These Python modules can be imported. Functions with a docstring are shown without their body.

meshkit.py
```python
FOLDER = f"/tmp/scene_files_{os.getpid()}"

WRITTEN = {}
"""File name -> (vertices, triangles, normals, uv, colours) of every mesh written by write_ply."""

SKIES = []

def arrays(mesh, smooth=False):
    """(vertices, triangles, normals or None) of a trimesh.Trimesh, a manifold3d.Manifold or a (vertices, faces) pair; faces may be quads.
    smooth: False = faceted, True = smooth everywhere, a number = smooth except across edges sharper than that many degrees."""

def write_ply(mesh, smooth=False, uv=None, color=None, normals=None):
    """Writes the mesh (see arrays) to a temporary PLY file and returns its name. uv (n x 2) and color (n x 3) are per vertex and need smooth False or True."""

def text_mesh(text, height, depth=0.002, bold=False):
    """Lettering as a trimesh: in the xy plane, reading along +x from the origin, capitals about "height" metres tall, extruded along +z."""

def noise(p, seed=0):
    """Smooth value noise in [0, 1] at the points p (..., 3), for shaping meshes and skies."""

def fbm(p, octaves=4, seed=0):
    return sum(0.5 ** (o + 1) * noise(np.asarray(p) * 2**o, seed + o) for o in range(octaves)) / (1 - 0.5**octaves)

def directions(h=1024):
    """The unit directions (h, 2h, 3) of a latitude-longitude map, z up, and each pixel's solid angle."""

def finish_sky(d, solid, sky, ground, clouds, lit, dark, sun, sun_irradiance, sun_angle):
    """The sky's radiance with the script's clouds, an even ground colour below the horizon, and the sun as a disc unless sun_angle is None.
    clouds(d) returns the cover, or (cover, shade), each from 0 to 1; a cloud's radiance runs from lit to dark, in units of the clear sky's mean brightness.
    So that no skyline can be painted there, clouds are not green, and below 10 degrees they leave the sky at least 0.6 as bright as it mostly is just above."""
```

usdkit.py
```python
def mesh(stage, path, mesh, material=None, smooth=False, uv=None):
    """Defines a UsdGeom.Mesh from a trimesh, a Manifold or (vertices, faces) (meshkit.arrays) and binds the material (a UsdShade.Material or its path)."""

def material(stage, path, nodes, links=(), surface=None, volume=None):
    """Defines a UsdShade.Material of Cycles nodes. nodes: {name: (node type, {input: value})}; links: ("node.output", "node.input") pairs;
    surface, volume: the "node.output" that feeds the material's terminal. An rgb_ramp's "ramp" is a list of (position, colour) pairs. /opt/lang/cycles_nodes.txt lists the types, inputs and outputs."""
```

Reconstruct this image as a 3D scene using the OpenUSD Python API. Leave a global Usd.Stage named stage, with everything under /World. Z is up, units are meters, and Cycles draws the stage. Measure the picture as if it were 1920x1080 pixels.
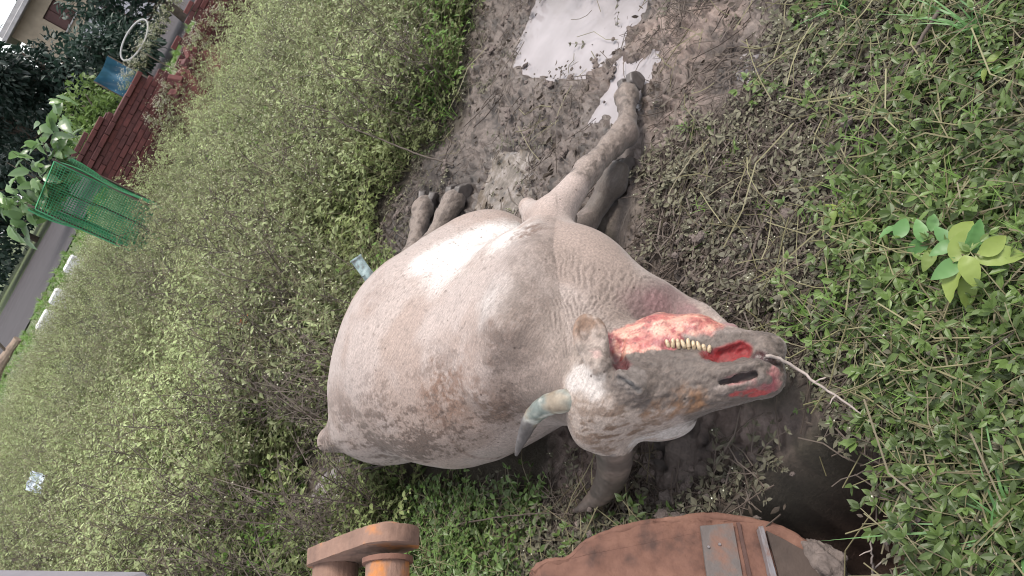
import math, numpy as np, trimesh, usdkit, meshkit
from pxr import Usd, UsdGeom, UsdLux, UsdShade, Gf, Sdf, Vt
from shapely.geometry import Polygon, Point, LineString
import shapely
stage = Usd.Stage.CreateInMemory()
UsdGeom.SetStageUpAxis(stage, UsdGeom.Tokens.z); UsdGeom.SetStageMetersPerUnit(stage, 1.0)
UsdGeom.Xform.Define(stage, '/World'); UsdGeom.Scope.Define(stage, '/World/Looks')
# ------------------------------------------------------------------ camera, sky, sun, exposure
CAM_H = 1.75; FPX = 1400.0; PITCH = math.atan(900.0/FPX)
UPX, UPY = -.88, -.475                      # the world's up in the picture (the phone was held on its side)
CAM = np.array([0, 0, CAM_H])
def unit(v): v = np.asarray(v, float); return v/np.linalg.norm(v)
def ray(x, y):
    dx, dy = x-960, y-540
    a = -UPY*dx+UPX*dy; b = UPX*dx+UPY*dy
    return np.array([a, b*math.sin(PITCH)+FPX*math.cos(PITCH), b*math.cos(PITCH)-FPX*math.sin(PITCH)])
def at(x, y, z=0.0): r = ray(x, y); return r*((z-CAM_H)/r[2])+CAM
def atY(x, y, Y): r = ray(x, y); return r*(Y/r[1])+CAM
def on_plane(x, y, q, n): r = ray(x, y); return CAM+r*(((q-CAM)@n)/(r@n))
IR = unit(ray(961, 540)-ray(960, 540)); IU = unit(ray(960, 539)-ray(960, 540)); IC = np.cross(IR, IU)
cam = UsdGeom.Camera.Define(stage, '/World/camera')
M = np.eye(4); M[0, :3], M[1, :3], M[2, :3], M[3, :3] = IR, IU, IC, CAM
cam.AddTransformOp().Set(Gf.Matrix4d(M.tolist()))
cam.CreateHorizontalApertureAttr(36.0); cam.CreateVerticalApertureAttr(20.25); cam.CreateFocalLengthAttr(36.0*FPX/1920)
cam.CreateClippingRangeAttr(Gf.Vec2f(0.05, 500)); cam.CreateExposureAttr(1.78)
SUN = unit([.36, .05, .88])                 # towards the sun, behind thin cloud
SUN_INT, SKY_STR = 0.40, 0.135
sky = UsdLux.DomeLight.Define(stage, '/World/sky')
el, rot = math.asin(SUN[2]), math.atan2(SUN[0], SUN[1])
skym = usdkit.material(stage, '/World/Looks/sky', {
    's': ('sky_texture', {'sky_type': 'single_scattering', 'sun_disc': False, 'sun_elevation': el, 'sun_rotation': rot, 'aerosol_density': 2.0}),
    'tc': ('texture_coordinate', {}), 'n': ('noise_texture', {'scale': 2.2, 'detail': 5, 'roughness': .55}),
    'r': ('rgb_ramp', {'ramp': [(.30, (.35, .35, .35)), (.52, (.95, .95, .95))]}),
    'm': ('mix_color', {'b': (3.45, 3.45, 3.55), 'use_clamp': False}),
    'bg': ('background_shader', {'strength': SKY_STR})},
    [('tc.generated', 'n.vector'), ('n.fac', 'r.fac'), ('r.color', 'm.fac'), ('s.color', 'm.a'), ('m.result', 'bg.color')], surface='bg.background')
UsdShade.MaterialBindingAPI.Apply(sky.GetPrim()).Bind(skym)
for k_, v_ in (('label', 'pale hazy sky with thin white cloud'), ('category', 'sky'), ('kind', 'structure')): sky.GetPrim().SetCustomDataByKey(k_, v_)
sun = UsdLux.DistantLight.Define(stage, '/World/sun')
sun.CreateNormalizeAttr(True); sun.CreateIntensityAttr(SUN_INT); sun.CreateAngleAttr(24.0); sun.CreateColorAttr(Gf.Vec3f(1, .93, .84))
zx = unit(np.cross([0, 0, 1], SUN)); zy = np.cross(SUN, zx)
M = np.eye(4); M[0, :3], M[1, :3], M[2, :3] = zx, zy, SUN
sun.AddTransformOp().Set(Gf.Matrix4d(M.tolist()))

# ------------------------------------------------------------------ helpers
rng = np.random.default_rng(11)
used = {}
def numbered(parent, name):
    k = (parent, name); used[k] = used.get(k, -1)+1
    return name if used[k] == 0 else f'{name}_{used[k]:03d}'
def path_of(parent): return '/World' if parent is None else str(parent.GetPath())
def tag(p, label=None, cat=None, group=None, kind=None):
    p = p.GetPrim() if hasattr(p, 'GetPrim') else p
    for k, v in (('label', label), ('category', cat), ('group', group), ('kind', kind)):
        if v: p.SetCustomDataByKey(k, v)
    return p
def thing(name, label, cat, loc=(0, 0, 0), rotz=0, group=None, kind=None):
    x = UsdGeom.Xform.Define(stage, '/World/'+numbered('/World', name))
    x.AddTranslateOp().Set(Gf.Vec3d(*map(float, loc))); x.AddRotateZOp().Set(math.degrees(rotz))
    return tag(x, label, cat, group, kind)
def obj(name, mesh, mat, parent=None, smooth=False, col=None, extra=None):
    pp = path_of(parent)
    m = usdkit.mesh(stage, f'{pp}/{numbered(pp, name)}', mesh, mat, smooth)
    api = UsdGeom.PrimvarsAPI(m)
    if col is not None: api.CreatePrimvar('col', Sdf.ValueTypeNames.Color3fArray, 'vertex').Set(Vt.Vec3fArray.FromNumpy(np.asarray(col, np.float32)))
    for k, v in (extra or {}).items(): api.CreatePrimvar(k, Sdf.ValueTypeNames.Vector3fArray, 'vertex').Set(Vt.Vec3fArray.FromNumpy(np.asarray(v, np.float32)))
    return m.GetPrim()
def local(parent, P):                       # world points into the frame of a thing that is only translated
    return np.asarray(P, float)-np.array(parent.GetAttribute('xformOp:translate').Get())
class MB:
    """Collects pieces into one mesh."""
    def __init__(s): s.v, s.f, s.n = [], [], 0
    def add(s, v, f):
        v, f = np.asarray(v, float), np.asarray(f, int)
        s.v.append(v); s.f.append(f+s.n); s.n += len(v); return s
    def tm(s, m): return s.add(m.vertices, m.faces)
    def get(s): return np.concatenate(s.v), np.concatenate(s.f)
def tube(pts, rad, k=8, cap=True, squash=None):
    pts = np.asarray(pts, float); rad = np.broadcast_to(np.asarray(rad, float), len(pts))
    t = np.gradient(pts, axis=0); t /= np.linalg.norm(t, axis=1, keepdims=True)+1e-12
    a = np.cross(t[0], [0, 0, 1.0]); a = unit(a if np.linalg.norm(a) > .05 else np.cross(t[0], [1.0, 0, 0]))
    V = []
    for p, d, r in zip(pts, t, rad):
        a = unit(a-(a@d)*d); b = np.cross(d, a); th = np.arange(k)/k*2*math.pi
        V.append(p+r*(np.cos(th)[:, None]*a+np.sin(th)[:, None]*b))
    n = len(pts); F = []
    i = np.arange(k); j = (i+1) % k
    for s in range(n-1):
        A, B, C_, D_ = s*k+i, s*k+j, (s+1)*k+j, (s+1)*k+i
        F += [np.stack([A, B, C_], 1), np.stack([A, C_, D_], 1)]
    V = np.concatenate(V)
    if cap:
        V = np.vstack([V, pts[0], pts[-1]]); c0, c1 = n*k, n*k+1
        F += [np.stack([np.full(k, c0), j, i], 1), np.stack([np.full(k, c1), (n-1)*k+i, (n-1)*k+j], 1)]
    return V, np.concatenate(F)
def spline(pts, n):
    pts = np.asarray(pts, float); L = np.r_[0, np.cumsum(np.linalg.norm(np.diff(pts[:, :3], axis=0), axis=1))]
    from scipy.interpolate import CubicSpline, PchipInterpolator
    return PchipInterpolator(L, pts)(np.linspace(0, L[-1], n))
def box(c, s, R=None, bevel=0.0):
    s = np.asarray(s, float)/2
    if bevel > 0:
        import manifold3d
        pts = [np.array([x, y, z])*s-np.array([x, y, z])*bevel*np.array(o) for x in (-1, 1) for y in (-1, 1) for z in (-1, 1) for o in ((0, 1, 1), (1, 0, 1), (1, 1, 0))]
        m = manifold3d.Manifold.hull_points(np.array(pts)).to_mesh(); v, f = np.array(m.vert_properties[:, :3]), np.array(m.tri_verts)
    else:
        m = trimesh.creation.box(s*2); v, f = np.array(m.vertices), np.array(m.faces)
    if R is not None: v = v@np.asarray(R)
    return v+np.asarray(c, float), f
def rotz(a): c, s = math.cos(a), math.sin(a); return np.array([[c, s, 0], [-s, c, 0], [0, 0, 1.0]])   # rows: for v@R
def sstep(x, a, b): t = np.clip((x-a)/(b-a), 0, 1); return t*t*(3-2*t)
def fb(P, s, o=4, seed=0): return meshkit.fbm(np.asarray(P)*s, o, seed)

# ------------------------------------------------------------------ materials
def mat(name, color=None, rough=.6, var=.25, scale=20., bump=.0, bscale=60., spec=.5, vcol=False, ramp=None, metallic=0., bdist=.01, detail=4, rvar=0., **pb):
    n = {'g': ('texture_coordinate', {}), 'n': ('noise_texture', {'scale': scale, 'detail': detail, 'roughness': .6}),
         'p': ('principled_bsdf', dict(roughness=rough, specular_ior_level=spec, metallic=metallic, **pb))}
    L = [('g.object', 'n.vector')]
    if ramp: n['r'] = ('rgb_ramp', {'ramp': ramp}); L += [('n.fac', 'r.fac'), ('r.color', 'p.base_color')]
    else:
        n['v'] = ('map_range', {'from_min': .25, 'from_max': .75, 'to_min': 1-var, 'to_max': 1+var}); n['m'] = ('mix_color', {'blend_type': 'multiply', 'fac': 1., 'use_clamp': False})
        L += [('n.fac', 'v.value'), ('v.result', 'm.b'), ('m.result', 'p.base_color')]
        if vcol: n['a'] = ('attribute', {'attribute': 'col'}); L += [('a.color', 'm.a')]
        else: n['m'][1]['a'] = color
    if rvar:
        n['rr'] = ('map_range', {'from_min': .3, 'from_max': .7, 'to_min': rough-rvar, 'to_max': rough+rvar}); L += [('n.fac', 'rr.value'), ('rr.result', 'p.roughness')]
    if bump:
        n['bn'] = ('noise_texture', {'scale': bscale, 'detail': 5, 'roughness': .65}); n['b'] = ('bump', {'strength': bump, 'distance': bdist})
        L += [('g.object', 'bn.vector'), ('bn.fac', 'b.height'), ('b.normal', 'p.normal')]
    return usdkit.material(stage, '/World/Looks/'+name, n, L, surface='p.BSDF')
def leaf_mat(name, ramp, rough=.5, trans=.3, patch=.35, spec=.4):
    """Leaves: each leaf its own tone, with slow drifts of tone over the field."""
    n = {'g': ('geometry', {}), 'o': ('object_info', {}), 'n': ('noise_texture', {'scale': .55, 'detail': 3}),
         'a1': ('math', {'math_type': 'multiply', 'value2': .8}), 'a2': ('math', {'math_type': 'multiply_add', 'value2': .2}), 'a3': ('math', {'math_type': 'multiply_add', 'value2': patch*1.6}), 'a4': ('math', {'math_type': 'subtract', 'value2': patch*.8}),
         'r': ('rgb_ramp', {'ramp': ramp}), 'p': ('principled_bsdf', {'roughness': rough, 'specular_ior_level': spec}), 't': ('translucent_bsdf', {}), 'x': ('mix_closure', {'fac': trans})}
    L = [('g.random_per_island', 'a1.value1'), ('o.random', 'a2.value1'), ('a1.value', 'a2.value3'), ('g.position', 'n.vector'), ('n.fac', 'a3.value1'), ('a2.value', 'a3.value3'), ('a3.value', 'a4.value1'), ('a4.value', 'r.fac'),
         ('r.color', 'p.base_color'), ('r.color', 't.color'), ('p.BSDF', 'x.closure1'), ('t.BSDF', 'x.closure2')]
    return usdkit.material(stage, '/World/Looks/'+name, n, L, surface='x.closure')
SKIN_STEP = .0045
# ------------------------------------------------------------------ the ground
def zone(pts): return Polygon([tuple(at(x, y)[:2]) for x, y in pts]).buffer(0)
MUD = shapely.union_all([zone(z) for z in (
    [(905, -60), (880, 120), (870, 230), (790, 310), (740, 380), (700, 470), (800, 560), (960, 500), (1060, 440), (1100, 420), (1170, 380), (1210, 330), (1270, 260), (1420, 190), (1480, 60), (1490, -60)],
    [(1020, 760), (1050, 900), (1010, 980), (1100, 1010), (1330, 990), (1500, 870), (1570, 790), (1490, 740), (1300, 740)],
    [(1180, 440), (1260, 380), (1420, 470), (1440, 590), (1300, 610)], [(580, 830), (670, 830), (680, 900), (630, 970), (580, 960)],
    [(1590, 780), (1690, 850), (1735, 960), (1800, 1110), (1620, 1130), (1560, 800)])])
TRAMPLED = zone([(1250, 280), (1440, 180), (1680, 140), (1650, 270), (1560, 400), (1600, 530), (1520, 600), (1570, 720), (1640, 800), (1560, 800), (1440, 700), (1300, 570), (1180, 470), (1110, 400)])
PUD = [zone(z) for z in (
    [(955, 105), (985, 40), (1020, -80), (1260, -80), (1200, 20), (1150, 92), (1100, 130), (1030, 150), (975, 130)],
    [(1105, 225), (1125, 160), (1150, 118), (1225, 100), (1218, 150), (1195, 205), (1140, 235)],
    [(1383, 128), (1410, 95), (1450, 80), (1442, 112), (1402, 138)],
    [(885, 420), (905, 350), (925, 285), (965, 270), (1000, 300), (985, 370), (940, 405)],
    [(585, 930), (640, 840), (668, 860), (640, 960), (600, 965)])]
PUDZ = [-.022, -.02, -.014, -.016, -.012]
PIT = zone([(1370, 965), (1450, 890), (1530, 815), (1600, 778), (1655, 860), (1690, 950), (1760, 1100), (1780, 1300), (1300, 1300), (1300, 1100), (1320, 1010)])
def sd(poly, x, y):
    p = shapely.points(x, y); d = shapely.distance(poly.boundary, p); return np.where(shapely.contains_xy(poly, x, y), -d, d)
def ground(x, y, full=False):
    x, y = np.atleast_1d(np.asarray(x, float)), np.atleast_1d(np.asarray(y, float)); P = np.stack([x, y, np.zeros_like(x)], -1)
    near = (np.abs(x) < 3) & (y < 7) & (y > -.5)
    w1 = fb(P, 3.1, 3, 5)-.5; w2 = fb(P, 11, 3, 8)-.5
    h = (fb(P, .8, 4, 1)-.5)*.07*sstep(np.hypot(x, y-2), 1.0, 4)+(fb(P, 5, 3, 2)-.5)*.02
    mud = np.zeros_like(x); tr = np.zeros_like(x); pit = np.zeros_like(x); wet = np.zeros_like(x)
    if near.any():
        a, b = x[near], y[near]; wa, wb = w1[near], w2[near]
        s = sd(MUD, a, b)+wa*.14+wb*.08; mud[near] = 1-sstep(s, -.04, .05)
        s = sd(TRAMPLED, a, b)+wa*.2+wb*.08; tr[near] = 1-sstep(s, -.06, .06)
        Pn = P[near]
        lump = np.abs(fb(Pn, 16, 4, 3)-.5)*2; fine = fb(Pn, 60, 3, 4)-.5; cl = fb(Pn, 34, 2, 9)
        hn = h[near]+mud[near]*(lump*.05-.018+fine*.014+np.maximum(cl-.58, 0)*.10)+tr[near]*fine*.012
        for pl, z in zip(PUD, PUDZ):
            s = sd(pl, a, b)+wa*.12+wb*.10; t = 1-sstep(s, -.035, .03)
            k4 = 3.2 if pl is PUD[3] else 1.; hn = hn*(1-t)+t*(z-.018+fine*.012*k4+(lump-.3)*.012*k4); wet[near] = np.maximum(wet[near], 1-sstep(s, -.02, .12))
        s = sd(PIT, a, b)+wa*.07+wb*.06; t = 1-sstep(s, -.13, .02); pit[near] = t
        hn = hn-t*(.48+lump*.14)+(1-t)*np.exp(-(s/.07)**2)*.02
        # mud heaped up beside the lower horn and under the muzzle
        for (px, py, r, k) in ((1108, 890, .10, .05), (1400, 770, .16, .05), (1250, 900, .2, .02)):
            q = at(px, py); hn = hn+k*np.exp(-((a-q[0])**2+(b-q[1])**2)/r**2)
        h[near] = hn
    return (h, mud, tr, pit, wet) if full else h
def axis(lo, hi, step, far_lo, far_hi, g=1.09):
    mid = np.arange(lo, hi, step); a, b, d = [], hi, step
    while b < far_hi: d *= g; b += d; a.append(b)
    c, e, d = [], lo, step
    while e > far_lo: d *= g; e -= d; c.append(e)
    return np.array(c[::-1]+list(mid)+a)
gx, gy = axis(-1.7, 2.1, .0115, -160, 160), axis(.4, 4.4, .0115, -60, 260)
X, Y = np.meshgrid(gx, gy, indexing='ij'); X, Y = X.ravel(), Y.ravel()
Z, mud, tr, pit, wet = ground(X, Y, True)
P3 = np.stack([X, Y, 0*X], -1)
soil = np.array([.045, .038, .028]); mudc = np.array([.084, .067, .059]); dark = np.array([.075, .058, .048]); clay = np.array([.145, .116, .103])
v1 = fb(P3, 2.3, 4, 21)[:, None]; v2 = fb(P3, 18, 3, 22)[:, None]
mc = mudc*(1-sstep(v1, .5, .75))+clay*sstep(v1, .5, .75); mc = mc*(.65+.7*v2)
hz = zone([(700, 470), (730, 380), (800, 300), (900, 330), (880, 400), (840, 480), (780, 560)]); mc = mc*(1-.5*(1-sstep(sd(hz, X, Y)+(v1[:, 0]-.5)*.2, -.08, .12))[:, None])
mc = mc*(1-.55*sstep(.46-Z[:, None]*0-v2, 0, .2))
red = sstep(fb(P3, 1.7, 3, 33), .55, .7)[:, None]*.5; mc = mc*(1-red)+mc*np.array([1.05, .92, .86])*red
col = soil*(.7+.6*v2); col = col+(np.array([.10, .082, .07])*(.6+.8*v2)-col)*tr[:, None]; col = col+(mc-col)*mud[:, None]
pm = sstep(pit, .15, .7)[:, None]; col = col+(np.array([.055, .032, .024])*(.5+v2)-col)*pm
far_ = sstep(Y, 9, 16)[:, None]; col = col*(1-far_)+np.array([.06, .08, .03])*(.7+.6*v2)*far_
I, J = len(gx), len(gy); k = (np.arange(I-1)[:, None]*J+np.arange(J-1)[None]).ravel()
F = np.concatenate([np.stack([k, k+J, k+J+1], 1), np.stack([k, k+J+1, k+1], 1)])
wetv = np.stack([np.clip(mud*.7+wet*.6, 0, 1), pit, tr], 1)
gm = usdkit.material(stage, '/World/Looks/earth', {
    'a': ('attribute', {'attribute': 'col'}), 'w': ('attribute', {'attribute': 'wet'}), 'sx': ('separate_xyz', {}), 'g': ('geometry', {}),
    'n': ('noise_texture', {'scale': 90, 'detail': 5, 'roughness': .7}), 'v': ('map_range', {'from_min': .3, 'from_max': .7, 'to_min': .68, 'to_max': 1.3}), 'm': ('mix_color', {'blend_type': 'multiply', 'fac': 1., 'use_clamp': False}),
    'r0': ('map_range', {'from_min': 0., 'from_max': 1., 'to_min': .95, 'to_max': .36}), 'r1': ('math', {'math_type': 'multiply_add', 'value2': .25}), 'b': ('bump', {'strength': .8, 'distance': .006}), 'p': ('principled_bsdf', {})},
    [('a.color', 'm.a'), ('g.position', 'n.vector'), ('n.fac', 'v.value'), ('v.result', 'm.b'), ('m.result', 'p.base_color'), ('w.vector', 'sx.vector'), ('sx.x', 'r0.value'), ('n.fac', 'r1.value1'), ('r0.result', 'r1.value3'), ('r1.value', 'p.roughness'), ('n.fac', 'b.height'), ('b.normal', 'p.normal')], surface='p.BSDF')
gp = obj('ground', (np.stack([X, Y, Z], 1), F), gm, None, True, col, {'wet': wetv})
tag(gp, 'trampled muddy ground with soft clods, a dug pit and bare earth below the weeds', 'ground', kind='structure')
# ------------------------------------------------------------------ puddles
water = usdkit.material(stage, '/World/Looks/clay_water', {
    'g': ('geometry', {}), 'n': ('noise_texture', {'scale': 5, 'detail': 5}), 'r': ('rgb_ramp', {'ramp': [(.3, (.20, .185, .19)), (.7, (.265, .245, .255))]}), 'n2': ('noise_texture', {'scale': 22, 'detail': 3, 'distortion': 1.2}), 'b': ('bump', {'strength': .25, 'distance': .004}),
    'p': ('principled_bsdf', {'roughness': .12, 'ior': 1.33})}, [('g.position', 'n.vector'), ('n.fac', 'r.fac'), ('r.color', 'p.base_color'), ('g.position', 'n2.vector'), ('n2.fac', 'b.height'), ('b.normal', 'p.normal')], surface='p.BSDF')
murky = usdkit.material(stage, '/World/Looks/murky_water', {
    'g': ('geometry', {}), 'n': ('noise_texture', {'scale': 14, 'detail': 6, 'roughness': .7}), 'r': ('rgb_ramp', {'ramp': [(.35, (.06, .05, .038)), (.52, (.125, .105, .088)), (.66, (.21, .188, .175))]}), 'p': ('principled_bsdf', {'roughness': .15, 'ior': 1.33})},
    [('g.position', 'n.vector'), ('n.fac', 'r.fac'), ('r.color', 'p.base_color')], surface='p.BSDF')
PL = ['large pale milky puddle at the top of the mud patch', 'milky puddle around the outstretched front hoof', 'small pale puddle at the right edge of the mud', 'shallow puddle with sodden leaves between the hind hooves and the foreleg', 'small puddle in the weeds below the rump']
for pl, z, lb in zip(PUD, PUDZ, PL):
    q = pl.buffer(.05).simplify(.01); m = trimesh.creation.triangulate_polygon(q, engine='earcut')
    tag(obj('puddle', (np.column_stack([m[0], np.full(len(m[0]), z)]), m[1]), murky if pl is PUD[3] else water), lb, 'puddle', kind='structure')
# ------------------------------------------------------------------ leaves and plants: building blocks
def leaf(L=1., W=.5, fold=.12, droop=.15, wav=0., n=2):
    """A leaf along +x with a folded midrib; 8 or more faces."""
    xs = np.linspace(0, 1, n+2); hw = W/2*np.sin(np.pi*xs**.8)**.8; hw[0] = hw[-1] = 0; z = -droop*xs**2
    V = [[0, 0, 0]]; F = []
    for i in range(1, n+1): w = wav*(-1)**i; V += [[xs[i], hw[i], z[i]+fold*hw[i]*2+w], [xs[i], 0, z[i]], [xs[i], -hw[i], z[i]+fold*hw[i]*2-w]]
    V.append([1, 0, z[-1]]); e = len(V)-1; F += [[0, 2, 1], [0, 3, 2]]
    for i in range(n-1):
        a, b = 1+3*i, 4+3*i; F += [[a, a+1, b+1], [a, b+1, b], [a+1, a+2, b+2], [a+1, b+2, b+1]]
    a = 1+3*(n-1); F += [[a, a+1, e], [a+1, a+2, e]]
    return np.array(V, float)*[L, L, L], np.array(F)
def frame(d, up=(0, 0, 1), roll=0.):
    d = unit(d); s = np.cross(up, d); s = unit(s) if np.linalg.norm(s) > 1e-3 else np.array([0, 1., 0]); u = np.cross(d, s)
    return np.stack([d, math.cos(roll)*s+math.sin(roll)*u, math.cos(roll)*u-math.sin(roll)*s])
def put(mb, g, R, p, s=1.): mb.add(g[0]*s@R+np.asarray(p), g[1])
def rnd(a, b): return rng.uniform(a, b)
LG = [leaf(1, w, f, d) for w, f, d in ((.5, .12, .15), (.42, .2, .3), (.58, .08, .05), (.36, .15, .25))]
LS = [leaf(1, w, f, d, 0, 1) for w, f, d in ((.42, .15, .2), (.3, .1, .3))]
octa = (np.array([[1, 0, 0], [-1, 0, 0], [0, 1, 0], [0, -1, 0], [0, 0, 1], [0, 0, -1.]]), np.array([[0, 2, 4], [2, 1, 4], [1, 3, 4], [3, 0, 4], [2, 0, 5], [1, 2, 5], [3, 1, 5], [0, 3, 5]]))
def creeper(stems, length, lsize, lift, flowers=.4, gap=.024):
    """A low spreading weed: stems of paired oval leaves, white flower heads."""
    lv, st, fl = MB(), MB(), MB()
    for _ in range(stems):
        a = rnd(0, 6.28); d = np.array([math.cos(a), math.sin(a), 0]); L = length*rnd(.6, 1.2); up = lift*rnd(.3, 1.3); bend = rnd(-.6, .6); sd_ = np.array([-d[1], d[0], 0]); p0 = rng.normal(0, .012, 3)*[1, 1, 0]
        P = [p0+d*L*t+sd_*bend*L*t*t*.5+np.array([0, 0, up*(1.8*t-.8*t*t)+.004]) for t in np.linspace(0, 1, 5)]
        st.add(*tube(P, np.linspace(.0016, .0009, 5), 3, False)); P = spline(P, 12); k = max(2, int(L/gap))
        for i in range(1, k+1):
            t = i/k; q = P[min(11, int(t*11))]; tg = unit(P[min(11, int(t*11)+1)]-P[max(0, int(t*11)-1)]); s = lsize*(.55+.6*math.sin(2.6*t+.3))*rnd(.7, 1.2); sg0 = rnd(0, 3.14)
            for sg in (0, math.pi):
                o = math.cos(sg)*sd_+rng.normal(0, .35, 3)*[1, 1, .5]; ld = unit((o+tg*rnd(.2, .9))*[1, 1, .45]+[0, 0, rnd(-.15, .3)])
                put(lv, LG[rng.integers(4)], frame(ld, (rnd(-.3, .3), rnd(-.3, .3), 1), rnd(-.4, .4)), q, s)
        for i in range(3): put(lv, LG[rng.integers(4)], frame(tg+rng.normal(0, .6, 3)+[0, 0, .4], (0, 0, 1), rnd(-.6, .6)), P[-1], lsize*rnd(.5, .9))
        if rnd(0, 1) < flowers: put(fl, octa, np.eye(3), P[-1]+[0, 0, .006], rnd(.0018, .0032))
    return lv, st, fl
def tall_weed(h, branches, lsize, florets):
    lv, st, fl = MB(), MB(), MB(); lean = rng.normal(0, .22, 2); P = [np.array([lean[0]*h*t*t, lean[1]*h*t*t, h*t]) for t in np.linspace(0, 1, 4)]; st.add(*tube(P, np.linspace(.0035, .0015, 4), 3, False))
    for b in range(branches):
        t = rnd(.15, 1); q = np.array([lean[0]*h*t*t, lean[1]*h*t*t, h*t]); a = rnd(0, 6.28); L = h*rnd(.25, .5)*(1.15-.6*t); d = unit([math.cos(a), math.sin(a), rnd(.4, 1.1)]); e = q+d*L
        st.add(*tube([q, q+d*L*.5+[0, 0, L*.04], e], [.0018, .0013, .0009], 3, False)); k = max(4, int(L/.022))
        for i in range(k):
            u = rnd(.15, 1); ld = unit(rng.normal(0, .8, 3)*[1, 1, .45]+d*[.6, .6, .2]); put(lv, LS[rng.integers(2)] if rnd(0, 1) < .75 else LG[rng.integers(4)], frame(ld, rng.normal(0, .4, 3)+[0, 0, 1], 0), q+d*L*u, lsize*rnd(.6, 1.4)*(1.25-.6*t))
        for i in range(florets): put(fl, octa, frame(rng.normal(0, 1, 3)), e+rng.normal(0, .028, 3)+[0, 0, .01], rnd(.0035, .0065))
    return lv, st, fl
def grass(blades, L, w, spread=.5):
    lv = MB()
    for _ in range(blades):
        a = rnd(0, 6.28); d = np.array([math.cos(a), math.sin(a), 0]); s = np.array([-d[1], d[0], 0]); l = L*rnd(.5, 1.15); k = spread*rnd(.4, 1.5); p0 = rng.normal(0, .012, 3)*[1, 1, 0]; V = []
        for t in np.linspace(0, 1, 5): V += [p0+d*l*k*t*t+[0, 0, l*(t-.42*k*t*t)]+s*sg*w*(1-t**2)*.5 for sg in (-1, 1)]
        lv.add(V, [f for i in range(4) for f in ([2*i, 2*i+1, 2*i+3], [2*i, 2*i+3, 2*i+2])])
    return lv
def stalks(n, L, r, z=.012):
    st = MB()
    for _ in range(n):
        a = rnd(0, 6.28); d = np.array([math.cos(a), math.sin(a), rnd(-.1, .25)]); l = L*rnd(.35, 1.2); s = np.array([-d[1], d[0], 0]); p = rng.normal(0, .05, 3)*[1, 1, 0]+[0, 0, z*rnd(.2, 1.5)]
        st.add(*tube([p+d*l*(t-.5)+s*rnd(-.12, .12)*l*t+[0, 0, rnd(-.006, .012)] for t in (0, .3, .65, 1)], r*rnd(.6, 1.4), 3, False))
    return st
def litter(n, s):
    lv = MB()
    for _ in range(n): put(lv, leaf(1, rnd(.35, .6), rnd(-.3, .4), rnd(-.3, .5)), frame(np.r_[rng.normal(0, 1, 2), rnd(-.2, .3)], rng.normal(0, .35, 3)+[0, 0, 1], rnd(-.6, .6)), rng.normal(0, .05, 3)*[1, 1, 0]+[0, 0, rnd(.003, .018)], s*rnd(.5, 1.3))
    return lv
GREEN = [(0, (.05, .075, .024)), (.3, (.145, .225, .060)), (.55, (.27, .37, .13)), (.78, (.43, .51, .27)), (.92, (.60, .62, .42)), (1, (.58, .47, .27))]
DUSTY = [(0, (.075, .070, .048)), (.3, (.165, .16, .105)), (.6, (.27, .265, .18)), (.85, (.37, .355, .265)), (1, (.50, .47, .39))]
FIELD = [(0, (.13, .155, .062)), (.3, (.33, .405, .155)), (.55, (.49, .575, .265)), (.8, (.62, .66, .38)), (1, (.72, .68, .48))]
PALE = [(0, (.15, .17, .08)), (.3, (.36, .43, .20)), (.55, (.52, .595, .32)), (.8, (.66, .69, .43)), (1, (.75, .72, .55))]  # field leaves paled further for distance, haze put into the colour
FRESH = [(0, (.10, .18, .04)), (.4, (.22, .36, .085)), (.8, (.36, .50, .14)), (1, (.52, .58, .22))]
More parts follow.
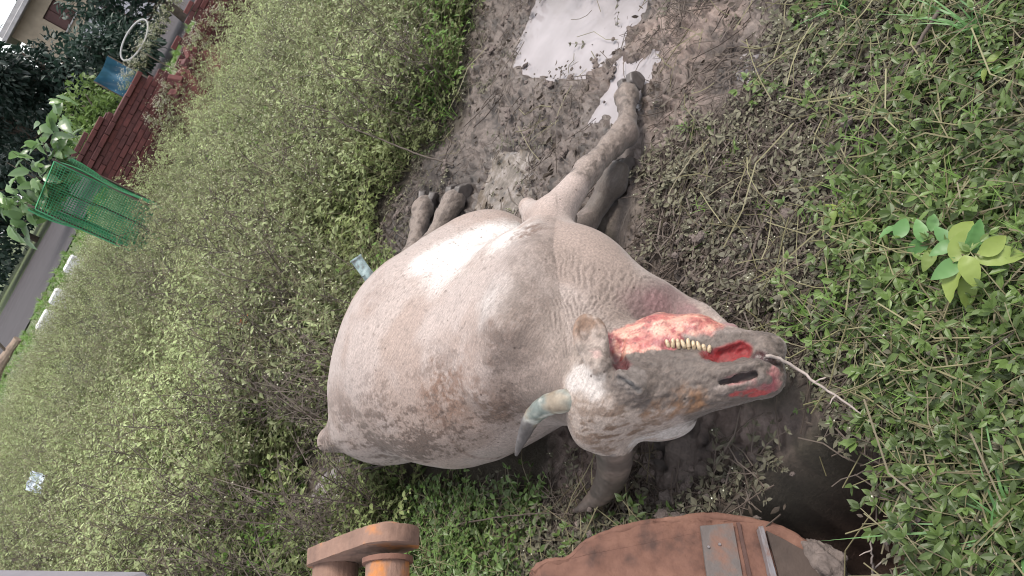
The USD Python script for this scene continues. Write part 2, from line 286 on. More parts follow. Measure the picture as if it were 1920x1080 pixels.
DRY = [(0, (.04, .03, .022)), (.4, (.095, .075, .058)), (.7, (.16, .125, .098)), (.9, (.25, .19, .13)), (1, (.32, .2, .07))]
m_green, m_dusty, m_fresh, m_field, m_dry = [leaf_mat(n, r, ro, t, p) for n, r, ro, t, p in (('green_leaves', GREEN, .42, .35, .35), ('dusty_leaves', DUSTY, .6, .2, .4), ('fresh_leaves', FRESH, .45, .35, .3), ('field_leaves', FIELD, .55, .40, .7), ('dry_leaves', DRY, .7, .1, .3))]
m_pfield = leaf_mat('pale_field_leaves', PALE, .6, .38, .6); m_stem = leaf_mat('stems', [(0, (.09, .075, .045)), (.5, (.22, .22, .10)), (1, (.34, .31, .17))], .6, 0); m_dead = leaf_mat('dead_stems', [(0, (.05, .038, .03)), (.5, (.115, .09, .075)), (.85, (.2, .165, .14)), (1, (.30, .26, .2))], .7, 0)
m_flower = mat('florets', (.48, .48, .38), .6, .1); m_seed = mat('seed_heads', (.50, .50, .36), .7, .2)
def proto(parent, name, parts):
    x = UsdGeom.Xform.Define(stage, f'{path_of(parent)}/kinds/{name}')
    for nm, mb, m in parts:
        if mb.n: usdkit.mesh(stage, f'{x.GetPath()}/{nm}', mb.get(), m)
    return x.GetPath()
def scatter(name, label, cat, protos, P, yaw_tilt=.25, smin_=.75, smax=1.3, kind='stuff', tilt=None, scale=None):
    pi = UsdGeom.PointInstancer.Define(stage, '/World/'+numbered('/World', name)); paths = protos(pi.GetPrim()); pi.CreatePrototypesRel().SetTargets(paths); n = len(P)
    yaw = rng.uniform(0, 2*math.pi, n); ta = rng.uniform(0, 2*math.pi, n); tt = np.abs(rng.normal(0, yaw_tilt, n)); q1 = np.stack([np.cos(yaw/2), 0*yaw, 0*yaw, np.sin(yaw/2)], 1); q2 = np.stack([np.cos(tt/2), np.sin(tt/2)*np.cos(ta), np.sin(tt/2)*np.sin(ta), 0*yaw], 1)
    w = q2[:, 0]*q1[:, 0]-(q2[:, 1:]*q1[:, 1:]).sum(1); v = q2[:, :1]*q1[:, 1:]+q1[:, :1]*q2[:, 1:]+np.cross(q2[:, 1:], q1[:, 1:])
    s = rng.uniform(smin_, smax, n)*(1 if scale is None else scale)
    pi.CreatePositionsAttr(Vt.Vec3fArray.FromNumpy(P.astype(np.float32))); pi.CreateProtoIndicesAttr(Vt.IntArray.FromNumpy(rng.integers(0, len(paths), n).astype(np.int32)))
    pi.CreateOrientationsAttr(Vt.QuathArray([Gf.Quath(float(a), float(b[0]), float(b[1]), float(b[2])) for a, b in zip(w, v)])); pi.CreateScalesAttr(Vt.Vec3fArray.FromNumpy(np.repeat(s[:, None], 3, 1).astype(np.float32)))
    return tag(pi, label, cat, kind=kind)
# ------------------------------------------------------------------ far things: house, road, trees, wall
plaster = mat('cream_plaster', (.30, .25, .185), .8, .18, 3, .15, 40); white_m = mat('white_plaster', (.42, .42, .45), .8, .1, 4); slab_m = mat('concrete_slab', (.30, .29, .29), .85, .25, 4, .2, 30); shutter_m = mat('brown_shutter', (.075, .03, .027), .6, .25, 12)
hs = thing('house', 'cream two storey house with flat slab roof and brown shuttered window, behind trees', 'house', (0, 42, 0)); HL = lambda b: (b[0]-np.array([0, 42, 0]), b[1])
wb = MB(); x0, x1, zA, zB = -.75, 9.0, 2.55, 4.78; wx0, wx1, wz0, wz1 = .66, 1.66, 3.10, 4.10
for a, b, c, d in ((x0, wx0, zA, zB), (wx1, x1, zA, zB), (wx0, wx1, wz1, zB), (wx0, wx1, zA, wz0)): wb.add(*HL(box(((a+b)/2, 42.15, (c+d)/2), (b-a, .3, d-c))))
wb.add(*HL(box((x0+.15, 45.3, (zA+zB)/2), (.3, 6, zB-zA)))).add(*HL(box((4.2, 48.2, (zA+zB)/2), (9.6, .3, zB-zA)))); obj('wall', wb.get(), plaster, hs)
obj('lower_wall', HL(box((4.7, 44.8, 1.27), (7.8, 5.4, 2.54))), white_m, hs); rf = obj('roof', HL(box((4.1, 45, 4.87), (10.4, 8.0, .18), None, .02)), slab_m, hs)
obj('parapet', HL(box((4.1, 41.3, 5.06), (10.2, .12, .2))), slab_m, rf)
wn = obj('window', HL(box((1.16, 42.27, 3.6), (.98, .05, .98))), shutter_m, hs)
for k in (0, 1): obj('shutter', HL(box((.92+.48*k, 42.20, 3.6), (.455, .05, .94), None, .008)), shutter_m, wn)
for k in range(4): obj('slat', HL(box((1.40, 42.168, 3.28+.17*k), (.36, .02, .10), None, .004)), shutter_m, wn)
obj('sill', HL(box((1.16, 41.95, 3.06), (1.2, .16, .06))), slab_m, wn); obj('door', HL(box((2.35, 42.08, 1.55), (.8, .05, 1.5))), shutter_m, hs)
road_m = mat('worn_asphalt', (.022, .018, .021), .85, .3, 2.5, .3, 60); xs = np.linspace(-40, 40, 60)
def sheet(xs, ys, zf): X_, Y_ = np.meshgrid(xs, ys, indexing='ij'); V = np.stack([X_.ravel(), Y_.ravel(), zf(X_.ravel(), Y_.ravel())], 1); J_ = len(ys); k_ = (np.arange(len(xs)-1)[:, None]*J_+np.arange(J_-1)[None]).ravel(); return V, np.concatenate([np.stack([k_, k_+J_, k_+J_+1], 1), np.stack([k_, k_+J_+1, k_+1], 1)])
tag(obj('road', sheet(xs, np.linspace(24.5, 41.0, 12), lambda x, y: ground(x, y)+.03+.14*0*x), road_m), 'dark worn road running past behind the white kerb stones', 'road', kind='structure')
kerb_m = mat('white_kerb_paint', (.50, .50, .52), .7, .12, 9, .4, 50)
for (px, py), w, lb in zip(((82, 600), (104, 556), (132, 495)), (.42, .32, .36), ('leftmost of three white painted kerb stones between weeds and road', 'middle one of three white painted kerb stones between weeds and road', 'white painted kerb stone nearest the green net, apart from the other two')):
    c = atY(px, py, 16.9); c[2] += .0; k = thing('kerb_stone', lb, 'kerb stone', (c[0], c[1], 0), rnd(-.1, .1), 'white kerb stones along the verge')
    obj('block', box((0, 0, (c[2]+.07)/2), (w, .2, c[2]+.07), None, .03), kerb_m, k); obj('base', box((0, 0, .03), (w+.06, .26, .12), None, .02), slab_m, k)
bark = mat('bark', (.085, .065, .05), .9, .35, 9, .6, 30)
m_tree = leaf_mat('tree_leaves', [(0, (.012, .024, .018)), (.4, (.024, .050, .034)), (.75, (.050, .092, .055)), (1, (.095, .15, .085))], .5, .25, .5)
def tree(x, y, h, w, low, n, label, lsz=.22, dep=None, name='tree', cat='tree', m=None):
    t = thing(name, label, cat, (x, y, 0), 0, 'dark trees beyond the field'); dep = dep or w; th = max(.4, h*.5)
    obj('trunk', tube([[0, 0, 0], [.1, 0, th*.5], [0, .1, th], [.1, .1, h*.8]], [.17, .13, .10, .04], 9), bark, t, True)
    cl = [(np.array([rnd(-.42, .42)*w, rnd(-.42, .42)*dep, low+(h-low)*rnd(.12, .9)]), rnd(.16, .32)*min(w, h)) for _ in range(16)]; mb = MB()
    for c, r in cl[:6]: obj('limb', tube([[0, 0, th*.6], c*[.5, .5, .8], c], [.06, .035, .012], 5), bark, t, True)
    for i in range(n):
        c, r = cl[rng.integers(len(cl))]; d = unit(rng.normal(0, 1, 3)); p = c+d*r*rnd(.55, 1.05); p[2] = max(p[2], low*.7+.05)
        put(mb, LG[rng.integers(4)], frame(d+rng.normal(0, .7, 3)+[0, 0, -.3], rng.normal(0, .5, 3)+[0, 0, 1]), p, lsz*rnd(.6, 1.3))
    obj('crown', mb.get(), m or m_tree, t); return t
tree(-.9, 28, 4.2, 2.6, .7, 5000, 'dense dark tree in front of the cream house wall')
tree(.3, 25.5, 2.35, 2.2, .5, 3400, 'low bushy tree between the house and the brick wall', .2)
tree(-3.0, 29, 4.9, 3.4, .9, 5500, 'tall dark tree left of the house with crown against the sky')
tree(-5.6, 44, 6.0, 5.0, 1.2, 5000, 'dark tree behind the road, left of the sapling', .34)
tree(-9.5, 45, 6.5, 6.0, .9, 5000, 'broad dark tree across the road at the far left', .36)
tree(2.6, 27, 3.0, 2.8, .7, 3600, 'dark tree over the broken end of the brick wall')
tree(-1.3, 24.0, 1.75, 1.8, .25, 2600, 'mid green shrub right behind the brick wall', .17, None, 'shrub', 'shrub', m_green)
mb = MB()
for i in range(9000): p = np.array([rnd(-34, 30), rnd(50, 56), 0]); p[2] = rnd(.2, 4.5+2.5*fb(np.array([[p[0], 0, 0]]), .25, 3, 5)[0]); put(mb, LG[rng.integers(4)], frame(rng.normal(0, 1, 3)), p, rnd(.4, .8))
tag(obj('tree_belt', mb.get(), m_tree), 'far-off belt of dark trees beyond the road', 'trees', kind='stuff')
# broken brick wall: every brick that shows is a piece
brick_m = [mat(f'red_brick_{w}', c, .85, .3, 14, .5, 70, bdist=.01) for w, c in (('dull', (.075, .019, .017)), ('warm', (.088, .025, .023)), ('dark', (.064, .019, .018)))]; mortar_m = mat('mud_mortar', (.052, .017, .016), .95, .3, 20, .6, 60)
wl = thing('brick_wall', 'broken red mud brick wall with stepped top at the edge of the weeds', 'wall', (0, 14, 0))
def top(x): return 1.33 if x < -.92 else 1.28 if x < -.62 else 1.17 if x < -.2 else 1.12 if x < .18 else .92 if x < .42 else .66 if x < .85 else .84+.08*math.sin(x*9) if x < 1.3 else .92 if x < 2.2 else .7
nb_ = 0; core = MB(); rows = 12
for r in range(15):
    z = .18+.085*r; x = -1.62+(.12 if r % 2 else 0)
    while x < 2.5:
        w = .225*rnd(.96, 1.03)
        if z+.06 < top(x+w/2)+rnd(-.03, .03) and z > .42:
            out = .035 if r in (12, 10) and x < 0 else 0
            V, Fb = box((0, 0, 0), (w, .12, .074*rnd(.94, 1.05)), rotz(rnd(-.03, .03)), .007); obj('brick', (V+[x+w/2, -.065+rnd(-.015, .012)-out, z+.037], Fb), brick_m[rng.integers(3)], wl)
        x += w+.007
for a, b in ((-1.6, -.92), (-.92, -.62), (-.62, -.2), (-.2, .18), (.18, .42), (.42, .85), (.85, 1.6), (1.6, 2.5)): core.add(*box(((a+b)/2, .04, (top((a+b)/2)-.07)/2), (b-a-.002, .3, top((a+b)/2)-.07))).add(*box(((a+b)/2, -.125, .2), (b-a-.002, .02, .44)))
obj('mortar_core', core.get(), mortar_m, wl)
for i, (x, z, y) in enumerate([(rnd(.1, .95), rnd(.3, .66), rnd(13.35, 13.8)) for _ in range(16)]):
    V, Fb = box((0, 0, 0), (.22, .11, .075), None, .01); Rr = frame(rng.normal(0, 1, 3)+[1, 0, 0]); tag(obj('loose_brick', (V@Rr+[x, y, z], Fb), brick_m[i % 3]), 'loose red brick tumbled at the gap in the broken wall', 'brick', 'fallen bricks below the wall gap')
hp_m = mat('rubble_earth', (.10, .036, .031), .95, .4, 12, .8, 30); V = trimesh.creation.icosphere(3, 1.); P_ = V.vertices*[.75, .4, .52]*(1+(fb(V.vertices, 2.5, 4, 66)[:, None]-.5)*.7); tag(obj('rubble_heap', (P_+[.55, 13.75, .02], V.faces), hp_m, None, True), 'heap of red rubble in the gap of the brick wall', 'rubble')
c = atY(252, 75, 15.2); th = np.linspace(0, 2*math.pi, 49); ring = np.stack([.40*np.cos(th), .10*np.sin(th), .135*np.sin(th)], 1); hpw = thing('hoop', 'thin white hoop propped up behind the broken wall', 'hoop', c); obj('ring', tube(ring, .016, 8, False), mat('white_plastic', (.24, .24, .24), .5, .1), hpw, True); obj('stake', tube([[-.1, 0, -c[2]], [-.12, .0, -.15]], .012, 6), bark, hpw, True)
tp_m = mat('blue_sheet', (.022, .085, .14), .55, .25, 5, .4, 14); tx, tz = np.linspace(-.30, .30, 20), np.linspace(.55, 1.5, 16); Vx, Fx = sheet(tx, tz, lambda x, z: 0*x); Vt_ = np.stack([Vx[:, 0]-.05, 18.6+.07*np.sin(Vx[:, 0]*17+Vx[:, 1]*4)+.05*np.sin(Vx[:, 1]*11), Vx[:, 1]-.12*np.cos(Vx[:, 0]*2.6)+.1], 1)
tpt = thing('blue_tarpaulin', 'blue plastic sheet hung behind the broken brick wall', 'tarpaulin', (0, 18.6, 0)); obj('cloth', (np.vstack([Vt_, Vt_+[0, .006, 0]])-[0, 18.6, 0], np.vstack([Fx, Fx[:, ::-1]+len(Vt_)])), tp_m, tpt, True); obj('pole', tube([[-.36, .03, 0], [-.36, .03, 1.5]], .02, 6), bark, tpt); obj('pole', tube([[.26, .03, 0], [.26, .03, 1.5]], .02, 6), bark, tpt)
# tree guard of green net with a sapling in it
net_m = usdkit.material(stage, '/World/Looks/green_net', {'p': ('principled_bsdf', {'base_color': (.06, .28, .13), 'roughness': .45}), 't': ('translucent_bsdf', {'color': (.06, .28, .13)}), 'x': ('mix_closure', {'fac': .3})}, [('p.BSDF', 'x.closure1'), ('t.BSDF', 'x.closure2')], surface='x.closure')
gd = thing('tree_guard', 'square tree guard of bright green plastic net on stakes', 'tree guard', (-1.66, 11.2, 0)); cs = [(-.31, -.3), (.33, -.28), (.33, .33), (-.31, .33)]
def netpanel(a, b, z0, z1, nu, nv):
    mb = MB(); a, b = np.array(a), np.array(b)
    def pt(u, v): q = a*(1-u)+b*u; s_ = .035*math.sin(u*5+v*3)+.02*math.sin(v*9); d = unit([b[1]-a[1], a[0]-b[0]]); lean = .10*v*v; return np.array([q[0]+d[0]*s_+lean*.2, q[1]+d[1]*s_-lean*.2, z0+(z1-z0)*v+.06*(u-.5)*(v>.9)])
    for i in range(nu+1): mb.add(*tube([pt(i/nu, v) for v in np.linspace(0, 1, 12)], .0048 if i % nu else .011, 3, False))
    for j in range(nv+1): mb.add(*tube([pt(u, j/nv) for u in np.linspace(0, 1, 8)], .0048 if j % nv else .012, 3, False))
    return mb
for i in range(4): obj('net_panel', netpanel(cs[i], cs[(i+1) % 4], .1, 1.54, 20, 42).get(), net_m, gd)
for cx, cy in cs: obj('stake', tube([[cx, cy, 0], [cx+.02, cy, 1.2], [cx+.03, cy-.02, 1.6]], .016, 6), bark, gd, True)
sp = thing('sapling', 'young tree with large glossy yellow-green leaves growing out of the green net', 'sapling', (-1.66, 11.2, 0)); obj('trunk', tube([[0, 0, 0], [.02, 0, .8], [-.02, .03, 1.5], [.05, 0, 2.0]], [.02, .017, .013, .005], 7), bark, sp, True)
big = leaf(1, .5, .18, .28, .015, 6); m_sap = leaf_mat('sapling_leaves', [(0, (.09, .15, .07)), (.3, (.17, .28, .09)), (.55, (.27, .38, .11)), (.8, (.42, .50, .13)), (1, (.62, .62, .22))], .3, .4, .2, .7)
for bx, bz, bl in ((1.02, 1.90, .2), (.85, 1.72, .2), (.62, 1.88, .3), (.45, 1.62, .3), (.2, 2.0, .3), (-.3, 1.95, .3), (-.75, 1.60, .35), (.1, 1.75, .2), (-.45, 1.72, .3), (.3, 1.5, .3), (-.1, 1.5, .3), (-.6, 1.85, .3)):
    P_ = [np.array([0, 0, 1.25]), np.array([bx*.5, rnd(-.15, .15), (1.25+bz)/2+.06]), np.array([bx, rnd(-.25, .2), bz])]; obj('twig', tube(spline(P_, 8), np.linspace(.009, .003, 8), 5), bark, sp, True); Q = spline(P_, 10)
    for k in range(16):
        q = Q[rng.integers(3, 10)]+rng.normal(0, .05, 3); d = unit(rng.normal(0, .8, 3)+[bx*.5, -.3, -.25]); obj('leaf', (big[0]*rnd(.15, .27)@frame(d, rng.normal(0, .35, 3)+[0, -.4, 1], rnd(-.5, .5))+q, big[1]), m_sap, sp, True)
# ------------------------------------------------------------------ the cow: one skin from a distance field
def d_cone(p, a, b, ra, rb):
    ab = b-a; t = np.clip(((p-a)@ab)/(ab@ab), 0, 1); return np.linalg.norm(p-a-t[:, None]*ab, axis=1)-(ra+(rb-ra)*t)
def d_ell(p, c, R, r):
    q = (p-c)@R.T; k0 = np.linalg.norm(q/r, axis=1); k1 = np.linalg.norm(q/(np.asarray(r)**2), axis=1); return k0*(k0-1)/np.maximum(k1, 1e-9)
def smin(a, b, k): h = np.maximum(k-np.abs(a-b), 0)/k; return np.minimum(a, b)-h*h*k*.25
def field(p, prims):
    d = np.full(len(p), .5)
    for kind, arg, k, mode in prims:
        if kind == 'c': a, b, ra, rb = arg; lo, hi = np.minimum(a-ra, b-rb), np.maximum(a+ra, b+rb); lo, hi = np.minimum(lo, np.minimum(a-ra, b-rb)), np.maximum(hi, np.maximum(a+ra, b+rb))
        else: c, R, r = arg; m = max(r); lo, hi = c-m, c+m
        s = np.nonzero(np.all((p > lo-k-.03) & (p < hi+k+.03), axis=1))[0]
        if len(s):
            e = d_cone(p[s], *arg) if kind == 'c' else d_ell(p[s], *arg)
            d[s] = smin(d[s], e, k) if mode > 0 else -smin(-d[s], e, k)
    return d
def surface(f, lo, hi, h):
    """Surface nets of the field f over a box, evaluated only near the surface."""
    B = 8; n = (np.ceil((hi-lo)/h/B).astype(int)+1)*B; cb = n//B
    g = np.stack(np.meshgrid(*[np.arange(c) for c in cb], indexing='ij'), -1).reshape(-1, 3); fc = f(lo+(g*B+B/2)*h)
    act = g[np.abs(fc) < B*h*1.15]; D = np.repeat(np.repeat(np.repeat(np.sign(fc).reshape(cb).astype(np.float32), B, 0), B, 1), B, 2)
    o = np.stack(np.meshgrid(*[np.arange(B)]*3, indexing='ij'), -1).reshape(-1, 3)
    for i in range(0, len(act), 1500):
        ix = (act[i:i+1500, None]*B+o[None]).reshape(-1, 3); D[ix[:, 0], ix[:, 1], ix[:, 2]] = f(lo+ix*h)
    S = D < 0; c = np.zeros(np.array(n)-1, np.uint8); cor = np.array([[a, b, e] for a in (0, 1) for b in (0, 1) for e in (0, 1)])
    for a, b, e in cor: c += S[a:n[0]-1+a, b:n[1]-1+b, e:n[2]-1+e]
    cell = np.argwhere((c > 0) & (c < 8)); idx = np.full(np.array(n)-1, -1, np.int32); idx[cell[:, 0], cell[:, 1], cell[:, 2]] = np.arange(len(cell))
    V = np.stack([D[cell[:, 0]+q[0], cell[:, 1]+q[1], cell[:, 2]+q[2]] for q in cor], 1); acc = np.zeros((len(cell), 3)); cnt = np.zeros(len(cell))
    for i in range(8):
        for j in range(i+1, 8):
            if np.abs(cor[i]-cor[j]).sum() == 1:
                m = (V[:, i] < 0) != (V[:, j] < 0); t = V[m, i]/(V[m, i]-V[m, j]); acc[m] += cor[i]+t[:, None]*(cor[j]-cor[i]); cnt[m] += 1
    P = lo+(cell+acc/cnt[:, None])*h; F = []
    for ax in range(3):
        u, v = (ax+1) % 3, (ax+2) % 3; s0 = [slice(None)]*3; s1 = [slice(None)]*3; s0[ax] = slice(0, -1); s1[ax] = slice(1, None)
        e = np.argwhere(S[tuple(s0)] != S[tuple(s1)]); e = e[(e[:, u] > 0) & (e[:, v] > 0) & (e[:, u] < n[u]-1) & (e[:, v] < n[v]-1)]
        flip = ~S[e[:, 0], e[:, 1], e[:, 2]]; du = np.zeros(3, int); dv = np.zeros(3, int); du[u] = 1; dv[v] = 1
        q = np.stack([idx[tuple((e-x).T)] for x in (du*0, du, du+dv, dv)], 1); q[flip] = q[flip][:, ::-1]; F.append(q[(q >= 0).all(1)])
    F = np.concatenate(F); return P, np.concatenate([F[:, [0, 1, 2]], F[:, [0, 2, 3]]])
prims = []
def C(a, b, ra, rb, k=.05, m=1): prims.append(('c', (np.asarray(a, float), np.asarray(b, float), ra, rb), k, m))
def E(c, R, r, k=.05, m=1): prims.append(('e', (np.asarray(c, float), np.asarray(R, float), np.asarray(r, float)), k, m))
def chain(pts, k=.03):
    for (a, ra), (b, rb) in zip(pts, pts[1:]): C(a, b, ra, rb, k)
RB = np.stack([unit([-.53, .85, 0]), unit([.85, .53, 0]), [0, 0, 1.0]])
# swollen trunk
E(at(812, 650, .33), RB, (.455, .425, .335))
E(at(1003, 604, .31), RB, (.40, .34, .28), .15)
E(at(875, 735, .29), RB, (.27, .25, .235), .16); E(at(930, 690, .33), RB, (.26, .24, .21), .14)
E(at(735, 735, .31), RB, (.27, .29, .24), .10)
E(at(905, 520, .24), RB, (.28, .28, .24), .12)
C(at(690, 795, .36), at(622, 822, .37), .10, .05, .08); C(at(640, 818, .37), at(614, 830, .37), .05, .030, .05)
chain([(at(915, 720, .49), .035), (at(958, 615, .562), .040), (at(1000, 490, .525), .045)], .10)
# neck and throat
chain([(at(1020, 640, .36), .22), (at(1120, 680, .34), .16)], .12)
chain([(at(1080, 555, .32), .145), (at(1195, 592, .21), .098), (at(1260, 612, .15), .07)], .10)
chain([(at(1235, 570, .16), .06), (at(1310, 605, .12), .045), (at(1378, 630, .09), .022)], .05)
# forelegs
chain([(at(1018, 500, .40), .125), (at(1038, 405, .35), .064), (at(1103, 318, .24), .043), (at(1148, 273, .14), .041), (at(1171, 250, .095), .049), (at(1177, 222, .08), .029), (at(1175, 200, .075), .030), (at(1175, 182, .065), .043), (at(1178, 168, .055), .036)], .035)
chain([(at(1040, 470, .3), .045), (at(1075, 410, .24), .015)], .04); C(at(1163, 190, .075), at(1159, 194, .07), .011, .009, .012); C(at(1164, 203, .07), at(1160, 207, .065), .010, .008, .012)
C(at(1003, 405, .34), at(990, 388, .35), .045, .034, .10)
chain([(at(1060, 460, .16), .08), (at(1103, 412, .07), .040), (at(1122, 385, .05), .036), (at(1148, 345, .045), .052), (at(1160, 322, .045), .042)], .03)
# hind legs
chain([(at(720, 560, .25), .12), (at(773, 480, .12), .044), (at(786, 420, .08), .040), (at(793, 392, .07), .049), (at(797, 380, .06), .043)], .05)
chain([(at(740, 560, .2), .12), (at(803, 462, .10), .042), (at(835, 405, .07), .043), (at(850, 378, .06), .049), (at(853, 373, .055), .044)], .05)
# head
poll = at(1108, 775, .41); muz = at(1440, 702, .19); e1 = unit(muz-poll)
iu = unit(IU-(IU@e1)*e1); ic = unit(np.cross(e1, iu)); ic *= np.sign(ic@unit(CAM-(poll+muz)/2)); ROLL = math.radians(46)
e3 = unit(math.sin(ROLL)*ic+math.cos(ROLL)*iu); e2 = np.cross(e1, e3); RH = np.stack([e1, e2, e3])
def hd(x, y, z): return poll+x*e1+y*e2+z*e3
E(hd(.065, -.02, 0), RH, (.10, .085, .095), .06)
E(hd(.13, .02, -.005), RH, (.13, .045, .105), .04)
E(hd(.13, -.005, .085), RH, (.055, .042, .034), .03)
E(hd(.185, .025, -.085), RH, (.07, .04, .032), .04)
C(hd(.18, .0, 0), hd(.42, .005, 0), .068, .050, .04)
E(hd(.455, -.012, 0), RH, (.043, .060, .058), .03)
C(hd(.15, -.06, .01), hd(.37, -.045, .005), .085, .058, .03)
C(hd(.30, .0, .05), hd(.44, .01, .045), .018, .014, .03)
NJ0 = len(prims)
chain([(hd(.150, -.150, .030), .056), (hd(.22, -.176, .026), .054), (hd(.31, -.155, .018), .050), (hd(.40, -.108, .005), .034), (hd(.47, -.082, .0), .027), (hd(.495, -.078, .0), .018)], .05)
C(hd(.15, -.11, .035), hd(.24, -.12, .032), .06, .055, .02)
C(hd(.03, -.05, 0), at(1075, 690, .35), .10, .15, .08)
C(hd(-.01, .03, -.04), hd(.04, .05, -.085), .05, .04, .04)
# left ear: a cupped blade standing up from behind the eye
def skin(x, y, t0=.6):
    d = unit(ray(x, y)); t = t0
    for _ in range(120):
        s = field((CAM+d*t)[None], prims)[0]
        if s < 4e-4: break
        t += min(s, .05)*.9
    return CAM+d*t
S = {k: skin(*v) for k, v in dict(eyeA=(1165, 706), eyeB=(1200, 732), eyeM=(1182, 716), teA=(1252, 646), teM=(1290, 648), teB=(1330, 655), moA=(1328, 664), moM=(1352, 668), moB=(1392, 658), moC=(1436, 668), moD=(1468, 688), noA=(1352, 717), noB=(1418, 702), noC=(1440, 712), cavA=(1155, 668), cavB=(1166, 690), dew=(1290, 600), hollow=(960, 660)).items()}
earb, eart = skin(1124, 688)+.004*unit(CAM-poll), skin(1098, 606)+.050*unit(CAM-poll); earm = (earb+eart)/2
ea = unit(eart-earb); en = unit(unit(CAM-earm)-(unit(CAM-earm)@ea)*ea); es = np.cross(ea, en); RE = np.stack([ea, es, en])
C(hd(.05, -.05, .07), earb, .035, .026, .03); C(earb-.01*ea, earm, .022, .020, .02)
E(earm+.008*ea, RE, (.080, .043, .017), .012); E(earm+.034*ea+.003*es, RE, (.048, .043, .015), .012)
E(earm+.026*ea+.019*en, RE, (.055, .030, .020), .008, -1)
for k in range(5): C(at(1272+25*k, 574+11*k, .15-.012*k), at(1298+24*k, 624+6*k, .14-.012*k), .017, .010, .012)
def cut(a, b, ra, rb, k=.008): C(a, b, ra, rb, k, -1)
dn = unit(CAM-S['moA'])
cut(S['moA']-.004*dn, S['moM']-.008*dn, .014, .027, .008); cut(S['moM']-.008*dn, S['moB']-.006*dn, .027, .020, .008); cut(S['moB']-.006*dn, S['moC']-.002*dn, .018, .011, .01); cut(S['moC']-.002*dn, S['moD']+.015*e1, .011, .015, .01)
cut(S['teA'], S['teB'], .010, .011, .014)
C(S['noA']+.020*iu, S['noB']+.022*iu, .012, .014, .02); C(S['noA']-.018*iu, S['noB']-.016*iu, .010, .013, .02); cut(S['noA']+.003*dn, (S['noA']+S['noB'])/2, .005, .011, .006); cut((S['noA']+S['noB'])/2, S['noB']+.004*dn, .011, .009, .006); C(S['noB']+.014*e1+.004*dn, S['noC'], .010, .011, .012)
C(S['eyeA'], S['eyeB'], .016, .016, .02)
cut(S['eyeA']+.016*dn, S['eyeM']+.016*dn, .003, .0095, .003); cut(S['eyeM']+.016*dn, S['eyeB']+.016*dn, .0095, .003, .003)
C(S['eyeA']-.012*iu+.010*dn, S['eyeB']-.012*iu+.008*dn, .007, .006, .008); C(S['eyeA']+.013*iu+.011*dn, S['eyeB']+.012*iu+.009*dn, .008, .006, .008)
cut(S['cavA']-.006*dn, S['cavB']-.006*dn, .021, .019, .006); cut(skin(1166, 640)-.002*dn, S['cavA']-.006*dn, .010, .018, .006)
pts = np.array([q for kd, a, k, m in prims if m > 0 for q in ((a[0]-a[2], a[0]+a[2], a[1]-a[3], a[1]+a[3]) if kd == 'c' else (a[0]-max(a[2]), a[0]+max(a[2])))])
CP, CF = surface(lambda p: field(p, prims), pts.min(0)-.03, pts.max(0)+.03, SKIN_STEP)
def vnormals(P, F):
    n = np.cross(P[F[:, 1]]-P[F[:, 0]], P[F[:, 2]]-P[F[:, 0]]); N = np.zeros_like(P)
    for i in range(3): np.add.at(N, F[:, i], n)
    return N/(np.linalg.norm(N, axis=1, keepdims=True)+1e-12)
CN = vnormals(CP, CF)
w3 = np.stack([fb(CP+9, 14, 3, 40), fb(CP+5, 14, 3, 41), fb(CP+3, 14, 3, 42)], 1)-.5; w4 = np.stack([fb(CP+9, 60, 3, 43), fb(CP+5, 60, 3, 44), fb(CP+3, 60, 3, 45)], 1)-.5
def blob(c, r, soft=.35, w=.08, wf=.03): return 1-sstep(np.linalg.norm(CP+w3*w+w4*wf-np.asarray(c), axis=1)/r, 1-soft, 1+soft*.4)
def stroke(a, b, r, soft=.35, w=.05, wf=.03):
    q = CP+w3*w+w4*wf; ab = np.asarray(b)-a; t = np.clip(((q-a)@ab)/(ab@ab), 0, 1); return 1-sstep(np.linalg.norm(q-a-t[:, None]*ab, axis=1)/r, 1-soft, 1+soft*.4)
def sk(x, y): return skin(x, y)
# ---- hide colours, with some light and shade put in
col = np.tile(np.array([.31, .245, .217]), (len(CP), 1)); L3 = fb(CP, 4, 4, 50); F3 = fb(CP, 28, 4, 51); G3 = fb(CP, 90, 3, 52)
def mixc(c, m): 
    global col
    m = np.clip(m, 0, 1)[:, None]; col = col*(1-m)+np.asarray(c)*m
mixc((.385, .335, .318), sstep(L3, .45, .6)*.7)
tb = (CP-at(812, 650, .33))@RB.T
mixc((.62, .60, .595), np.maximum.reduce([blob(sk(860, 485), .17, .9, .14), blob(sk(960, 440), .11, .9), blob(sk(930, 560), .10, .8)*.6, stroke(sk(800, 490), sk(955, 430), .085, .8)])*sstep(L3+.4*(F3-.5), .25, .5))  # white belly, its overexposed brightness put into the colour
mixc((.43, .37, .35), stroke(sk(885, 740), sk(965, 610), .05, .8)*.6)  # shoulder ridge painted lighter, as a highlight
grey = np.array([.125, .10, .089]); brown = np.array([.148, .082, .054])
for x, y, r, k in ((830, 735, .085, .8), (860, 705, .05, .6), (905, 750, .045, .5), (960, 640, .06, .75), (1000, 590, .05, .45), (985, 440, .045, .7), (700, 545, .06, .25), (940, 770, .07, .6)):
    mixc(brown*.9 if x not in (830, 860) else brown*1.1, blob(sk(x, y), r*1.5, .8, .14, .07)*min(1, k*1.4)*sstep(.5*F3+.5*fb(CP, 80, 4, 53), .36, .56))
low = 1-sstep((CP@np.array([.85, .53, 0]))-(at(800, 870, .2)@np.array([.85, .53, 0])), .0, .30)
trunk = 1-sstep(CP[:, 1], 3.2, 3.4)
nb = ((CP-poll)@e1 < -.02)
